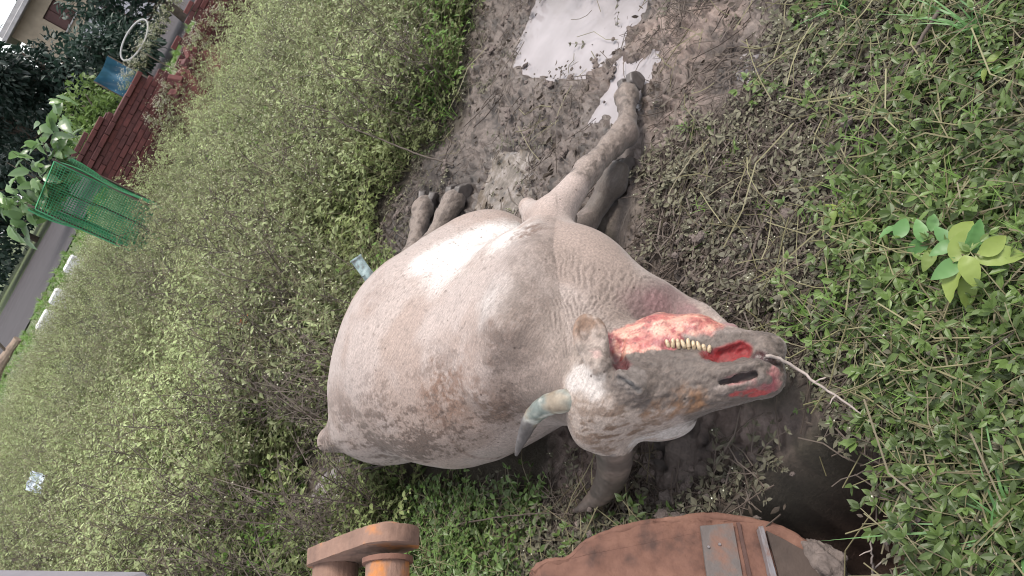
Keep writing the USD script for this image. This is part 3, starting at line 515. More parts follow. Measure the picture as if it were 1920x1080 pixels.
stk = fb(tb*[11, 42, 42]+3, 1., 5, 65); mixc((.20, .14, .115), low*nb*.25); mixc((.085, .052, .038), low*nb*sstep(.45*stk+.35*fb(CP, 85, 4, 57)+.2*fb(CP, 190, 2, 58)+.55*(fb(CP, 7, 3, 59)-.5), .49, .61)*.9)
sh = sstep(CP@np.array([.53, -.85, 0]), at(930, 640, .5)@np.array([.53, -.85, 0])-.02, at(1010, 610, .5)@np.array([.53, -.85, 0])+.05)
mixc((.19, .152, .136), sh*nb*.75); mixc((.13, .10, .086), sh*nb*sstep(F3+.3*(fb(CP, 55, 3, 53)-.5), .42, .66)*.65)  # chest side greyed, soft shading put into the colour, over grey-brown mottle
mixc((.17, .135, .12), sstep(G3, .66, .76)*nb*.65)
# legs go from hide to mud
for a, b, k in ((at(1035, 415, .36), at(1150, 285, .18), .45), (at(1150, 285, .15), at(1183, 150, .05), .95), (at(775, 480, .13), at(800, 370, .06), .97), (at(800, 468, .1), at(860, 360, .06), .97), (at(1075, 440, .18), at(1165, 312, .06), 1.0)):
    mixc(grey*.92 if k > .5 else (.40, .32, .29), stroke(a, b, .12 if k > .5 else .13, .3)*k*np.where(F3 > .42, 1, .72))
legm = np.maximum.reduce([stroke(at(1100, 330, .24), at(1180, 150, .05), .10), stroke(at(775, 480, .13), at(800, 370, .06), .10), stroke(at(800, 468, .1), at(860, 360, .06), .10)]); mixc((.21, .17, .148), legm*.75); mixc((.075, .058, .05), legm*sstep(fb(CP, 38, 4, 54), .5, .64)*.75); mixc((.19, .155, .135), legm*sstep(fb(CP, 50, 4, 55), .54, .66)*.6)
mixc((.10, .085, .075), stroke(at(1125, 378, .05), at(1165, 312, .05), .09)*.6)
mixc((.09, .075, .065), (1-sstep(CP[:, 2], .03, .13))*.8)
# neck folds: fan of creases around the poll, their shade put into the colour
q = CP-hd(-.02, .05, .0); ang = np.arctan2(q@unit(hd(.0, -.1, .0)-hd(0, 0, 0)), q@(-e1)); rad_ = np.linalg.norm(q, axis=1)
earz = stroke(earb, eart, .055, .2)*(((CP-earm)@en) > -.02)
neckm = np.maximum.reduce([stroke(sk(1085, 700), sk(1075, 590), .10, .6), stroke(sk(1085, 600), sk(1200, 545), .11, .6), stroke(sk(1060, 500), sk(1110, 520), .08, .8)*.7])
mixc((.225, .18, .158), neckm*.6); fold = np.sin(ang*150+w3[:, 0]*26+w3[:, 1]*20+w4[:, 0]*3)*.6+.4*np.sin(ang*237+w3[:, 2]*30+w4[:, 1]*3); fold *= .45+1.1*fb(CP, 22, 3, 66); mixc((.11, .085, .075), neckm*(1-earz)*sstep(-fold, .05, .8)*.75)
mixc((.16, .10, .10), np.maximum(stroke(sk(1200, 575), sk(1262, 555), .075, .8), blob(sk(1240, 590), .05, .6))*.9)
mixc((.20, .115, .118), np.maximum(stroke(sk(1235, 572), sk(1285, 590), .055, .6), stroke(sk(1285, 588), sk(1335, 606), .045, .5))*.9); mixc((.235, .135, .14), stroke(sk(1285, 590), at(1380, 630, .1), .055, .4)*.95)
# ---- head
hq = (CP-poll)@RH.T; inh = (hq[:, 0] > -.06)*1.0
facem = np.maximum.reduce([stroke(hd(.13, .0, .1), hd(.30, -.02, .06), .085, .25), stroke(hd(.25, -.04, .06), hd(.46, -.02, .05), .085, .25), stroke(hd(.33, -.12, .03), hd(.47, -.08, .02), .045, .3), blob(S['eyeM'], .075, .3)])*inh
head_ = ((hq[:, 0] > -.05) & (hq[:, 1] > -.14) & (np.abs(hq[:, 2]) < .16))*1.0
mixc((.37, .31, .275), head_*blob(hd(.06, 0, .0), .17, .3)); hst = fb(hq*[22, 75, 75], 1., 4, 64); mixc((.135, .08, .05), head_*sstep(.5*hst+.3*fb(CP, 70, 4, 70)+.4*(F3-.3), .42, .56)*blob(hd(.08, .05, -.01), .16, .7)*.9)
mixc((.50, .465, .45), np.maximum(stroke(hd(.10, .065, -.07), hd(.25, .045, -.075), .042, .5)*sstep(hst, .34, .5), stroke(hd(.0, -.03, .1), hd(.04, -.0, .09), .05, .4))*inh)
facem = np.maximum(facem, stroke(hd(.27, .03, -.01), hd(.46, .035, .0), .065, .25)*inh*(hq[:, 2] > -.07))
mixc((.118, .094, .083), facem); mixc((.165, .132, .115), facem*sstep(fb(hq*[.5, 1, 1], 60, 4, 67), .5, .62)*.8); mixc((.075, .06, .054), facem*sstep(fb(hq*[.5, 1, 1], 130, 3, 68), .58, .70)*.6)
mixc((.22, .11, .05), stroke(hd(.15, .035, .03), hd(.27, .035, .02), .040, .7, .06, .04)*sstep(.5*F3+.5*fb(CP, 70, 4, 70), .38, .52)*.95)
# bared flesh over the jaw
jaw = np.maximum.reduce([stroke(hd(.135, -.115, .07), hd(.21, -.15, .06), .075, .12, .03, .02), stroke(hd(.20, -.185, .04), hd(.34, -.16, .04), .055, .15, .03, .02)])*(hq[:, 1] < -.075-.02*F3)*inh
fl = fb(CP, 45, 4, 61); fl2 = fb(CP+4, 18, 3, 62)
mixc((.42, .145, .125), jaw); js = fb(hq*[20, 55, 55]+7, 1., 5, 75); mixc((.62, .36, .28), jaw*sstep(.6*js+.4*fl, .42, .60)*.9); mixc((.20, .035, .042), jaw*sstep(fb(hq*[26, 90, 90]+3, 1., 4, 76), .56, .68)*.7); mixc((.30, .055, .065), jaw*stroke(hd(.17, -.12, .08), hd(.235, -.125, .075), .034, .7, .06, .03)*sstep(fl2, .36, .52)*.85); mixc((.10, .05, .05), jaw*sstep(fb(CP+2, 120, 3, 63), .66, .72)*.7); mixc((.56, .27, .18), jaw*stroke(hd(.2, -.22, .03), hd(.36, -.19, .03), .035, .4)*.85)
mixc((.28, .055, .065), jaw*sstep(fl2, .52, .62)*sstep(-fl, -.56, -.44)*.85); mixc((.30, .10, .11), stroke(hd(.20, -.13, .07), hd(.24, -.10, .08), .03, .5)*jaw*.8)
mixc((.27, .225, .21), stroke(hd(.25, -.145, .05), hd(.42, -.115, .04), .018, .5)*.75*inh)
mixc((.50, .24, .24), np.maximum(stroke(hd(.33, -.135, .03), hd(.40, -.118, .03), .016, .5), stroke(S['teA']+.016*iu, S['teB']+.014*iu, .011, .4))*.7)
mixc((.44, .20, .20), stroke(hd(.36, .035, .04), hd(.47, .035, .03), .022, .5)*.75*inh); mixc((.42, .06, .06), stroke(hd(.37, .05, .025), hd(.44, .05, .02), .010, .5)*.9); mixc((.33, .07, .09), blob(S['noC'], .018, .5)*.7)
for a, b, r, c in ((S['moA']-.008*dn, S['moM']-.012*dn, .026, (.17, .008, .010)), (S['moM']-.012*dn, S['moB']-.01*dn, .029, (.26, .010, .014)), (S['cavA']-.008*dn, S['cavB']-.008*dn, .026, (.085, .008, .010)), (S['moB']-.006*dn, S['moC']-.006*dn, .016, (.05, .012, .012)), (S['moC']-.004*dn, S['moD'], .014, (.03, .014, .014)), (S['noA']-.004*dn, S['noB']-.006*dn, .012, (.014, .008, .008)), (S['teA'], S['teB'], .010, (.20, .06, .06))):
    mixc(c, stroke(a, b, r, .3, .01, .008)*.95)
eye = stroke(S['eyeA']+.012*dn, S['eyeB']+.012*dn, .0095, .4, .005, .006); mixc((.05, .046, .048), eye*.9); mixc((.20, .175, .165), blob(S['eyeM'], .04, .4)*(1-eye)*.6)
ear = stroke(earb, eart, .06, .2)*(hq[:, 1] < -.075)*(((CP-earb)@ea) > -.01); mixc((.37, .31, .28), ear*.9); mixc((.30, .20, .15), ear*sstep(((CP-earb)@ea), .06, .12)*sstep(F3, .35, .55)*.85); mixc((.52, .33, .31), blob(earb+.03*ea+.02*en, .022, .5)*.6)
ear = np.maximum(ear, earz); mixc((.13, .10, .085), ear*sstep(fb(CP, 55, 4, 69), .48, .62)*.7); mixc((.16, .095, .062), ear*sstep(((CP-earm)@ea), .01, .06)*(((CP-earm)@en) < .024)*sstep(F3, .3, .5)*.75)
bel = sstep(col.min(1), .42, .6)[:, None]; col = col*np.array([1.02, .995, .97])*(.70*(1-bel)+.80*bel)*(1-.16*(head_*(1-jaw))[:, None])
# ---- relief that the field does not hold: fold ridges, caked mud, torn flesh
disp = neckm*fold*.0016*(.5+L3)*(1-ear)+facem*((fb(hq*[.45, 1, 1], 110, 4, 71)-.5)*.011+(fb(hq*[.5, 1, 1], 45, 2, 74)-.5)*.005)+jaw*(fl-.5)*.007+np.clip((grey.sum()*1.25-col.sum(1))*2, 0, 1)*(fb(CP, 75, 3, 72)-.5)*.006*(1-facem)+legm*(fb(CP, 48, 4, 56)-.5)*.010+(fb(CP, 9, 3, 73)-.5)*.010*nb*trunk
CP = CP+CN*disp[:, None]
cow = thing('cow', 'dead pale zebu cow lying on its side in the mud, jaw bared', 'cow', (at(812, 650)[0], at(812, 650)[1], 0))
hide = usdkit.material(stage, '/World/Looks/hide', {
    'a': ('attribute', {'attribute': 'col'}), 'g': ('geometry', {}), 'n': ('noise_texture', {'scale': 140, 'detail': 5, 'roughness': .7}), 'v': ('map_range', {'from_min': .3, 'from_max': .7, 'to_min': .70, 'to_max': 1.26}), 'm': ('mix_color', {'blend_type': 'multiply', 'fac': 1., 'use_clamp': False}),
    'vo': ('voronoi_texture', {'scale': 26., 'randomness': 1.}), 'vr': ('rgb_ramp', {'ramp': [(.0, (.22, .18, .16)), (.07, (.35, .3, .28)), (.12, (1, 1, 1))]}), 'vn': ('noise_texture', {'scale': 11, 'detail': 3}), 'vm': ('rgb_ramp', {'ramp': [(.48, (0, 0, 0)), (.56, (.85, .85, .85))]}), 'm2': ('mix_color', {'blend_type': 'multiply'}),
    'mp': ('mapping', {'rotation': (0, 0, -2.13), 'scale': (26., 190., 190.)}), 'hn': ('noise_texture', {'scale': 1., 'detail': 3}), 'hb': ('bump', {'strength': .5, 'distance': .0025}), 'hv': ('map_range', {'from_min': .3, 'from_max': .7, 'to_min': .82, 'to_max': 1.16}), 'm3': ('mix_color', {'blend_type': 'multiply', 'fac': 1., 'use_clamp': False}), 'b': ('bump', {'strength': .55, 'distance': .003}), 'w': ('attribute', {'attribute': 'wet'}), 'ws': ('separate_xyz', {}), 'wr': ('map_range', {'to_min': .62, 'to_max': .24}), 'p': ('principled_bsdf', {'specular_ior_level': .4, 'sheen_weight': .08})},
    [('a.color', 'm.a'), ('g.position', 'n.vector'), ('n.fac', 'v.value'), ('v.result', 'm.b'), ('g.position', 'vo.vector'), ('vo.distance', 'vr.fac'), ('g.position', 'vn.vector'), ('vn.fac', 'vm.fac'), ('vm.color', 'm2.fac'), ('m.result', 'm2.a'), ('vr.color', 'm2.b'), ('g.position', 'mp.vector'), ('mp.vector', 'hn.vector'), ('hn.fac', 'hv.value'), ('m2.result', 'm3.a'), ('hv.result', 'm3.b'), ('m3.result', 'p.base_color'), ('hn.fac', 'hb.height'), ('n.fac', 'b.height'), ('b.normal', 'hb.normal'), ('hb.normal', 'p.normal'), ('w.vector', 'ws.vector'), ('ws.x', 'wr.value'), ('wr.result', 'p.roughness')], surface='p.BSDF')
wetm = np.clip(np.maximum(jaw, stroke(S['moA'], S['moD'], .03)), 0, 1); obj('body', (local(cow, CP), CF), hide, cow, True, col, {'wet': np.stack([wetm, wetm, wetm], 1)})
horn_m = mat('horn', None, .5, .3, 60, .5, 90, vcol=True, bdist=.002); tooth_m = mat('tooth', None, .4, .35, 130, .3, 160, bdist=.001, ramp=[(.3, (.13, .085, .05)), (.45, (.33, .25, .16)), (.7, (.44, .36, .25))]); hoof_m = mat('hoof', (.055, .047, .044), .5, .4, 40, .5, 80, bdist=.002); eye_m = mat('eye', (.028, .025, .025), .5, .4, 120, .4, 150, bdist=.001)
def horn(pts, rad, shade, label):
    c = spline(np.column_stack([np.array(pts), rad]), 34); V, Fh = tube(c[:, :3], c[:, 3]*(1+.035*np.sin(np.arange(34)*2.1)), 18)
    t = np.r_[np.repeat(np.arange(34)/33, 18), 0, 1]; kk = fb(V, 40, 4, 80); kk2 = fb(V, 16, 3, 81)
    tag(obj('horn', (local(cow, V), Fh), horn_m, cow, True, shade(t, kk, kk2)), label)
def sh1(t, k, k2):
    c = np.tile([.165, .135, .10], (len(t), 1)); a = sstep(.6*k2+.4*k, .47, .58)[:, None]*(sstep(t, .08, .2)*(1-sstep(t, .55, .62)))[:, None]; c = c*(1-a)+np.array([.10, .118, .108])*a
    a = sstep(k, .50, .60)[:, None]*sstep(t, .2, .3)[:, None]; c = c*(1-a)+np.array([.27, .27, .245])*a; a = sstep(t+.15*(k-.5), .58, .66)[:, None]; return c*(1-a)+np.array([.062, .056, .056])*(.6+.8*k[:, None])*a
def sh2(t, k, k2): return np.array([.052, .041, .036])*(.55+.9*k[:, None])+np.array([.04, .03, .025])*sstep(k2, .5, .6)[:, None]
horn([at(1122, 760, .40), at(1070, 750, .475), at(1030, 758, .485), at(1000, 780, .47), at(983, 813, .44), at(968, 853, .40)], [.036, .033, .029, .0245, .018, .005], sh1, 'upper horn, curved, mottled white and blue-green with a grey tip')
horn([at(1150, 822, .33), at(1152, 850, .28), at(1150, 880, .21), at(1138, 910, .15), at(1112, 938, .09), at(1080, 957, .065)], [.052, .050, .046, .040, .026, .008], sh2, 'lower horn, mud-caked and sunk in the ground')
# teeth: worn cheek teeth in the bared jaw
for i in range(9):
    t = i/8; p = S['teA']*(1-t)+S['teB']*t; p = skin(*(1252+78*t, 645+10*t-3*math.sin(t*3)), .6)+.001*dn; r = rng.normal(0, 1, 3)
    a, b = iu+.12*r[0]*e1, unit(e1+.1*r[1]*iu); L_ = .0112+.0016*r[2]-.002*abs(t-.4)
    V, Fh = tube([p-a*L_-.006*dn, p-a*L_*.6+.0015*dn, p+.003*dn, p+a*L_*.7+.002*dn, p+a*L_-.004*dn], [.0032, .0052, .0058, .0052, .0034], 7)
    obj('tooth', (local(cow, V), Fh), tooth_m, cow, True)
bm = trimesh.creation.icosphere(3, 1.); ex_ = unit(S['eyeB']-S['eyeA']); ez_ = unit(dn-(dn@ex_)*ex_); bm.vertices = bm.vertices*[.021, .0085, .010]@np.stack([ex_, np.cross(ez_, ex_), ez_])+local(cow, S['eyeM']+.0055*dn); obj('eye', bm, eye_m, cow, True)
# hooves: two claws each
def hoof(c, fwd, up, s=1.0, spread=.5):
    fwd = unit(fwd); up = unit(up-(up@fwd)*fwd); sd_ = np.cross(fwd, up); import manifold3d
    hp_ = None
    for sgn in (-1, 1):
        o = np.array(c)+sd_*sgn*.021*s; d = unit(fwd+sd_*sgn*.12*spread)
        P_ = [o+d*x*s+up*y*s+sd_*z*s for x, y, z in [(-.035, .02, .012), (-.035, .02, -.012), (-.035, -.03, .014), (-.035, -.03, -.014), (.0, .034, .012), (.0, .034, -.012), (.015, .02, .016), (.015, .02, -.016), (.01, -.03, .018), (.01, -.03, -.018), (.045, .0, .010), (.045, .0, -.010), (.055, -.028, .006), (.055, -.028, -.006), (.035, -.034, .014), (.035, -.034, -.014)]]
        m = manifold3d.Manifold.hull_points(np.array(P_)).refine_to_length(.009).to_mesh(); V, Fh = np.array(m.vert_properties[:, :3], float), np.array(m.tri_verts)
        tm = trimesh.Trimesh(V, Fh, process=False); trimesh.smoothing.filter_taubin(tm, iterations=8); V = np.array(tm.vertices)+(fb(np.array(tm.vertices), 70, 3, 90)[:, None]-.5)*.006
        if hp_ is None: hp_ = obj('hoof', (local(cow, V), Fh), hoof_m, cow, 40)
        else: obj('claw', (V-np.array(cow.GetAttribute('xformOp:translate').Get()), Fh), hoof_m, hp_, 40)
hoof(at(1181, 157, .05), at(1188, 140, .02)-at(1177, 190, .07), np.array([0, 0, 1.]), 1.2, .7)
hoof(at(801, 371, .055), at(812, 350, .035)-at(794, 405, .08), np.array([.55, -.5, .6]), 1.35, .9)
hoof(at(857, 361, .055), at(868, 338, .035)-at(846, 385, .06), np.array([.2, -.3, 1.]), 1.4, 1.3)
hoof(at(1166, 310, .035), at(1180, 292, .02)-at(1150, 345, .05), np.array([0, 0, 1.]), .9)
# ------------------------------------------------------------------ the excavator's bucket and link
rust = lambda nm, c, **k: mat(nm, c, .85, .35, k.pop('scale', 9), .7, 45, bdist=.004, **k)
dust_m = rust('earth_dusted_steel', None, ramp=[(.30, (.040, .019, .014)), (.43, (.096, .044, .030)), (.58, (.13, .063, .043)), (.70, (.20, .108, .078))]); band_m = rust('bare_grey_steel', None, ramp=[(.3, (.070, .058, .055)), (.5, (.085, .072, .068)), (.64, (.12, .065, .048))]); shine_m = mat('worn_bright_steel', None, .4, .3, 16, .3, 60, ramp=[(.35, (.13, .06, .042)), (.5, (.14, .12, .12)), (.7, (.17, .17, .19))], metallic=.2, bdist=.003)
orange_m = rust('rusty_orange_paint', None, scale=7, ramp=[(.28, (.05, .028, .022)), (.42, (.13, .076, .056)), (.55, (.17, .10, .073)), (.66, (.32, .12, .030)), (.8, (.30, .105, .024))]); grey_m = mat('dusty_grey_paint', (.15, .14, .16), .7, .15, 6, .2, 40)
ex = thing('excavator', 'earth-caked excavator bucket and rusty orange link hanging over the pit', 'excavator', at(1330, 1000, .15)); xl = lambda b: (local(ex, b[0]), b[1])
bn = unit([.66, -.42, .62]); bq = at(1330, 975, .13); rim = [on_plane(x, y, bq, bn) for x, y in ((1000, 1072), (1030, 1052), (1060, 1050), (1100, 1018), (1150, 995), (1200, 982), (1265, 974), (1330, 966), (1390, 972), (1445, 984), (1490, 1003), (1530, 1035), (1562, 1085), (1575, 1160))]
ax = unit(rim[-1]-rim[0]); ay = np.cross(bn, ax); b2 = np.array([[(p-bq)@ax, (p-bq)@ay] for p in rim]); b2 = spline(b2, 44); low_ = -.36*np.sign(b2[20, 1]-b2[0, 1]); sg = np.sign(b2[20, 1]-b2[0, 1]); prof = np.vstack([b2, [[b2[-1, 0]-.02, b2[0, 1]-sg*.32], [b2[0, 0]+.12, b2[0, 1]-sg*.40]]]); FR = np.stack([ax, ay, bn])
def w3d(p2, d): p2 = np.asarray(p2); return bq+p2[:, :1]*ax+p2[:, 1:2]*ay+bn*d
pg = Polygon(prof).buffer(0)
def plate(poly, d0, d1): m = trimesh.creation.extrude_polygon(poly, d1-d0, engine='earcut'); return xl((w3d(m.vertices[:, :2], 0)+np.outer(m.vertices[:, 2]+d0, bn), m.faces))
def rough(b, a, s, n=.02):
    m = trimesh.Trimesh(*b, process=False); m.merge_vertices(); v, f = trimesh.remesh.subdivide_to_size(m.vertices, m.faces, n); m = trimesh.Trimesh(v, f); m.fix_normals(); return np.array(m.vertices)+np.array(m.vertex_normals)*((fb(np.array(m.vertices), s, 4, 77)-.45)*a)[:, None], np.array(m.faces)
obj('side_plate', rough(plate(pg, -.022, 0), .014, 22, .014), dust_m, ex, 40); obj('side_plate', plate(pg, -.60, -.578), dust_m, ex)
ln = LineString(b2); shell = ln.buffer(.011, cap_style=2); obj('shell', plate(shell, -.577, -.023), dust_m, ex, 40)
obj('rim_bead', rough(xl(tube(w3d(b2, -.008), .011, 8)), .008, 50, .012), dust_m, ex, 40)
def strip(u0, u1, v0, v1, d0, d1, m, nm, r=.004):
    a, b = [on_plane(x, y, bq, bn) for x, y in (u0, u1)]; c, e = [on_plane(x, y, bq, bn) for x, y in (v0, v1)]; q = np.array([[(p-bq)@ax, (p-bq)@ay] for p in (a, b, c, e)]); return obj(nm, rough(plate(Polygon(q).buffer(0), d0, d1), r, 40, .02), m, ex, 40)
wp = strip((1312, 990), (1372, 984), (1398, 1130), (1330, 1130), .003, .010, band_m, 'wear_plate', .003)
for x, y in ((1328, 1026), (1349, 1021)): q = on_plane(x, y, bq+bn*.011, bn); obj('bolt', xl(tube([q-bn*.004, q+bn*.003], .0035, 6)), shine_m, wp)
strip((1380, 982), (1386, 982), (1418, 1130), (1410, 1130), .003, .007, rust('dark_seam', (.06, .03, .024)), 'seam', .002); strip((1418, 996), (1426, 994), (1462, 1130), (1450, 1130), .004, .022, shine_m, 'wear_rib', .004); strip((1436, 998), (1530, 1046), (1560, 1130), (1472, 1130), .002, .007, rust('damp_steel', (.045, .031, .025)), 'corner_plate', .004)  # last strip is an added dark plate, shadow on the bucket put into colour
for k in range(4): q = w3d([prof[-1]], -.08-.14*k)[0]; obj('tooth', xl(box(q+ay*sg*-.05, (.06, .14, .035), FR, .008)), band_m, ex)
lm = trimesh.creation.icosphere(4, 1.); lv_ = lm.vertices*(1+(fb(lm.vertices, 2.2, 5, 12)[:, None]-.5)*1.1)*[.05, .075, .05]
q = on_plane(1545, 1050, bq, bn); lump_m = mat('caked_mud', (.10, .08, .072), .9, .4, 40, .9, 90, bdist=.008); obj('caked_mud', xl((lv_+q-bn*.02, lm.faces)), lump_m, ex, True)
# the link: a plate across two pins with two tubes running back out of the picture
A, B = at(630, 1060, .62), at(727, 1046, .62); tb_ = unit(-.86*IU+.50*IC+.06*IR); lx = unit((B-A)-((B-A)@tb_)*tb_); ly = np.cross(tb_, lx); LR = np.stack([lx, ly, tb_]); D2 = np.linalg.norm(B-A)
st_ = LineString([(0, 0), (D2, 0)]).buffer(.083, 24); m = trimesh.creation.extrude_polygon(st_, .045, engine='earcut'); lk = obj('link_plate', rough(xl((m.vertices@LR+A-tb_*.045, m.faces)), .008, 24, .018), orange_m, ex, 40)
def tub(c, r, d0, d1, nm, m_, par, k=28): return obj(nm, rough(xl(tube([c+tb_*d for d in np.linspace(d0, d1, 4)], r, k)), .006, 26, .022), m_, par, 40)
tub(B, .066, -.064, -.046, 'pin_head', orange_m, lk); dome = trimesh.creation.icosphere(4, 1.); obj('pin_end', rough(xl((dome.vertices*[.064, .064, .030]@LR+B-tb_*.062, dome.faces)), .005, 26, .02), orange_m, lk, True)
tub(B, .068, .001, .014, 'collar', dust_m, lk); tub(B, .058, .015, .9, 'pin_tube', orange_m, lk); tub(A-.0*lx, .066, .001, .9, 'boss_tube', orange_m, lk)
s0, s1 = at(-120, 1085, 1.35), at(200, 1096, 1.06); sdv = unit(s1-s0); off = unit(-IU-(-IU@sdv)*sdv); s0, s1 = s0-sdv*.7, s1+sdv*.0; on_ = np.cross(sdv, off); V, Fq = box(((s0+s1)/2+off*.16), (np.linalg.norm(s1-s0), .32, .28), np.stack([sdv, off, on_]), .015); obj('stick', xl((V, Fq)), grey_m, ex)
e_ = s1+off*.16; obj('stick_link', xl(tube([e_-sdv*.05, (e_+A+tb_*.75)/2, A+tb_*.75], .07, 10)), orange_m, ex, True); obj('bucket_link', xl(tube([B+tb_*.7, (B+tb_*.7)*.4+w3d([[-.1, -sg*.3]], -.3)[0]*.6, w3d([[-.05, -sg*.2]], -.3)[0]], .055, 10)), orange_m, ex, True)
# ------------------------------------------------------------------ small things
pp_m = mat('pale_blue_paint', None, .6, .3, 30, .3, 60, ramp=[(.35, (.16, .17, .17)), (.5, (.27, .36, .37)), (.65, (.42, .52, .53))]); p0, p1 = at(704, 536, .22), at(667, 484, .36); pe = thing('pipe', 'weathered pale blue pipe stub standing behind the belly of the cow', 'pipe', p0)
obj('tube', (tube([p0*0, (p1-p0)*.5, p1-p0], .030, 16, False)[0], tube([p0*0, (p1-p0)*.5, p1-p0], .030, 16, False)[1]), pp_m, pe, True); obj('rim', tube([(p1-p0)*.97, (p1-p0)*1.02], .034, 16), pp_m, pe, 40)
stick_m = mat('grey_twig', (.26, .22, .20), .8, .35, 60, .5, 120, bdist=.002)
def branch(label, pts, r, forks=(), name='twig', cat='twig', m=None):
    P = np.array(pts); t = thing(name, label, cat, P[0]); Q = spline(P, 26)-P[0]; Q[1:-1] += (rng.normal(0, .0012, (24, 3))); obj('stem', tube(Q, np.linspace(r, r*.45, 26), 6), m or stick_m, t, True)
    for i, d, l in forks: q = Q[i]; obj('side_twig', tube([q, q+np.array(d)*l*.5+[0, 0, .004], q+np.array(d)*l], [r*.6, r*.45, r*.25], 5), m or stick_m, t, True)
    return t
branch('bare grey twig leading from the open mouth of the cow down into the weeds', [S['moC']+.006*dn, at(1470, 676, .20), at(1540, 724, .13), at(1590, 757, .09), at(1632, 790, .05)], .0045, [(17, (-.3, -.1, .2), .09), (12, (.25, -.3, .1), .08)])
branch('long thin bare stem lying across the weeds at the upper right', [at(1760, 20, .10), at(1705, 110, .07), at(1660, 190, .05), at(1590, 290, .05), at(1535, 350, .03)], .006, [(12, (.2, -.4, .1), .10), (18, (-.2, -.3, .1), .12)], m=m_dead)
branch('thin dark branch lying along the lower edge of the cow', [at(640, 888, .16), at(720, 872, .20), at(800, 856, .22), at(872, 836, .20)], .0065, [(8, (.1, -.5, .1), .08)], m=m_dead)
branch('forked dead branch half buried in trampled mud right of the neck', [at(1365, 590, .02), at(1400, 500, .03), at(1440, 400, .04), at(1470, 330, .03)], .007, [(8, (-.3, .2, .1), .16), (15, (.3, .3, .1), .15)], m=m_dead)
branch('bare forked twig standing up out of the dug pit', [at(1640, 1090, -.12), at(1634, 1040, -.03), at(1632, 1010, .0), at(1625, 990, .03)], .0035, [(8, (.5, -.2, .0), .10), (16, (-.4, .2, .2), .06)])
branch('thin dry stem stretched across the weeds between link and lower horn', [at(840, 990, .06), at(930, 970, .08), at(1010, 962, .08), at(1075, 965, .05)], .0035, [(13, (.2, -.3, .1), .08)], m=m_dead)
for lb, pts in (('tall brown seedy stem leaning in the weeds, nearest the hind hooves', [(850, 310, .02), (760, 280, .18), (660, 240, .34), (590, 190, .50)]), ('tall brown stem in the weeds, second from the hind hooves', [(800, 160, .05), (700, 150, .22), (600, 140, .40), (540, 150, .5)])):
    t = branch(lb, [at(*p) for p in pts], .006, [(k, tuple(rng.normal(0, .5, 3)+[0, .2, .4]), rnd(.1, .22)) for k in (8, 11, 14, 17, 20, 22, 24)], 'dry_stem', 'stem', m_dead)
# fresh broad-leaved weed at the right
bl = thing('broadleaf_weed', 'pale yellow-green broad-leaved weed standing out among small leaves at the right', 'plant', at(1790, 480)); m_pale = leaf_mat('pale_leaves', [(0, (.14, .20, .05)), (.4, (.32, .38, .09)), (.75, (.50, .52, .15)), (1, (.64, .60, .27))], .45, .35, .1); m_mid = leaf_mat('mint_leaves', [(0, (.08, .18, .06)), (.5, (.16, .29, .095)), (1, (.28, .41, .15))], .45, .3, .2); l3 = leaf(1, .56, .16, .35, .018, 7)
base = at(1790, 480); obj('stem', tube([[0, 0, 0], [.01, .0, .07], [0, .01, .13]], [.004, .0035, .002], 6), m_stem, bl, True)
for i, (x, y, z, a, s, pal) in enumerate([(1800, 470, .15, -60, .085, 1), (1850, 490, .14, 10, .095, 1), (1835, 480, .13, 30, .08, 0), (1790, 520, .13, 110, .085, 1), (1815, 540, .12, 70, .075, 1), (1765, 440, .12, -120, .06, 0), (1725, 430, .11, -100, .06, 0), (1730, 470, .10, 100, .05, 0), (1690, 425, .11, -70, .065, 0), (1685, 440, .10, 20, .05, 0), (1840, 565, .08, 80, .035, 1), (1820, 500, .16, 60, .075, 1), (1860, 470, .15, -20, .07, 1), (1780, 500, .14, 150, .07, 0), (1830, 450, .15, -40, .075, 0), (1750, 410, .10, -80, .05, 0), (1710, 460, .09, 150, .05, 0), (1660, 430, .09, 170, .05, 0), (1740, 490, .1, 120, .055, 1), (1800, 440, .14, -50, .08, 1), (1770, 460, .12, 170, .06, 0)]):
    q = at(x-25*math.cos(math.radians(a)), y-25*math.sin(math.radians(a)), z); d = IR*math.cos(math.radians(a))-IU*math.sin(math.radians(a)); d = d*[1, 1, .4]+[0, 0, rnd(-.1, .25)]; lf = obj('leaf', (l3[0]*s@frame(d, rng.normal(0, .3, 3)+[0, -.3, 1], rnd(-.5, .5))+q-base, l3[1]), m_pale if pal else m_mid, bl, True); obj('stalk', tube([[0, 0, .06], (q-base)*.6+[0, 0, .02], q-base], .0018, 4), m_stem, bl)
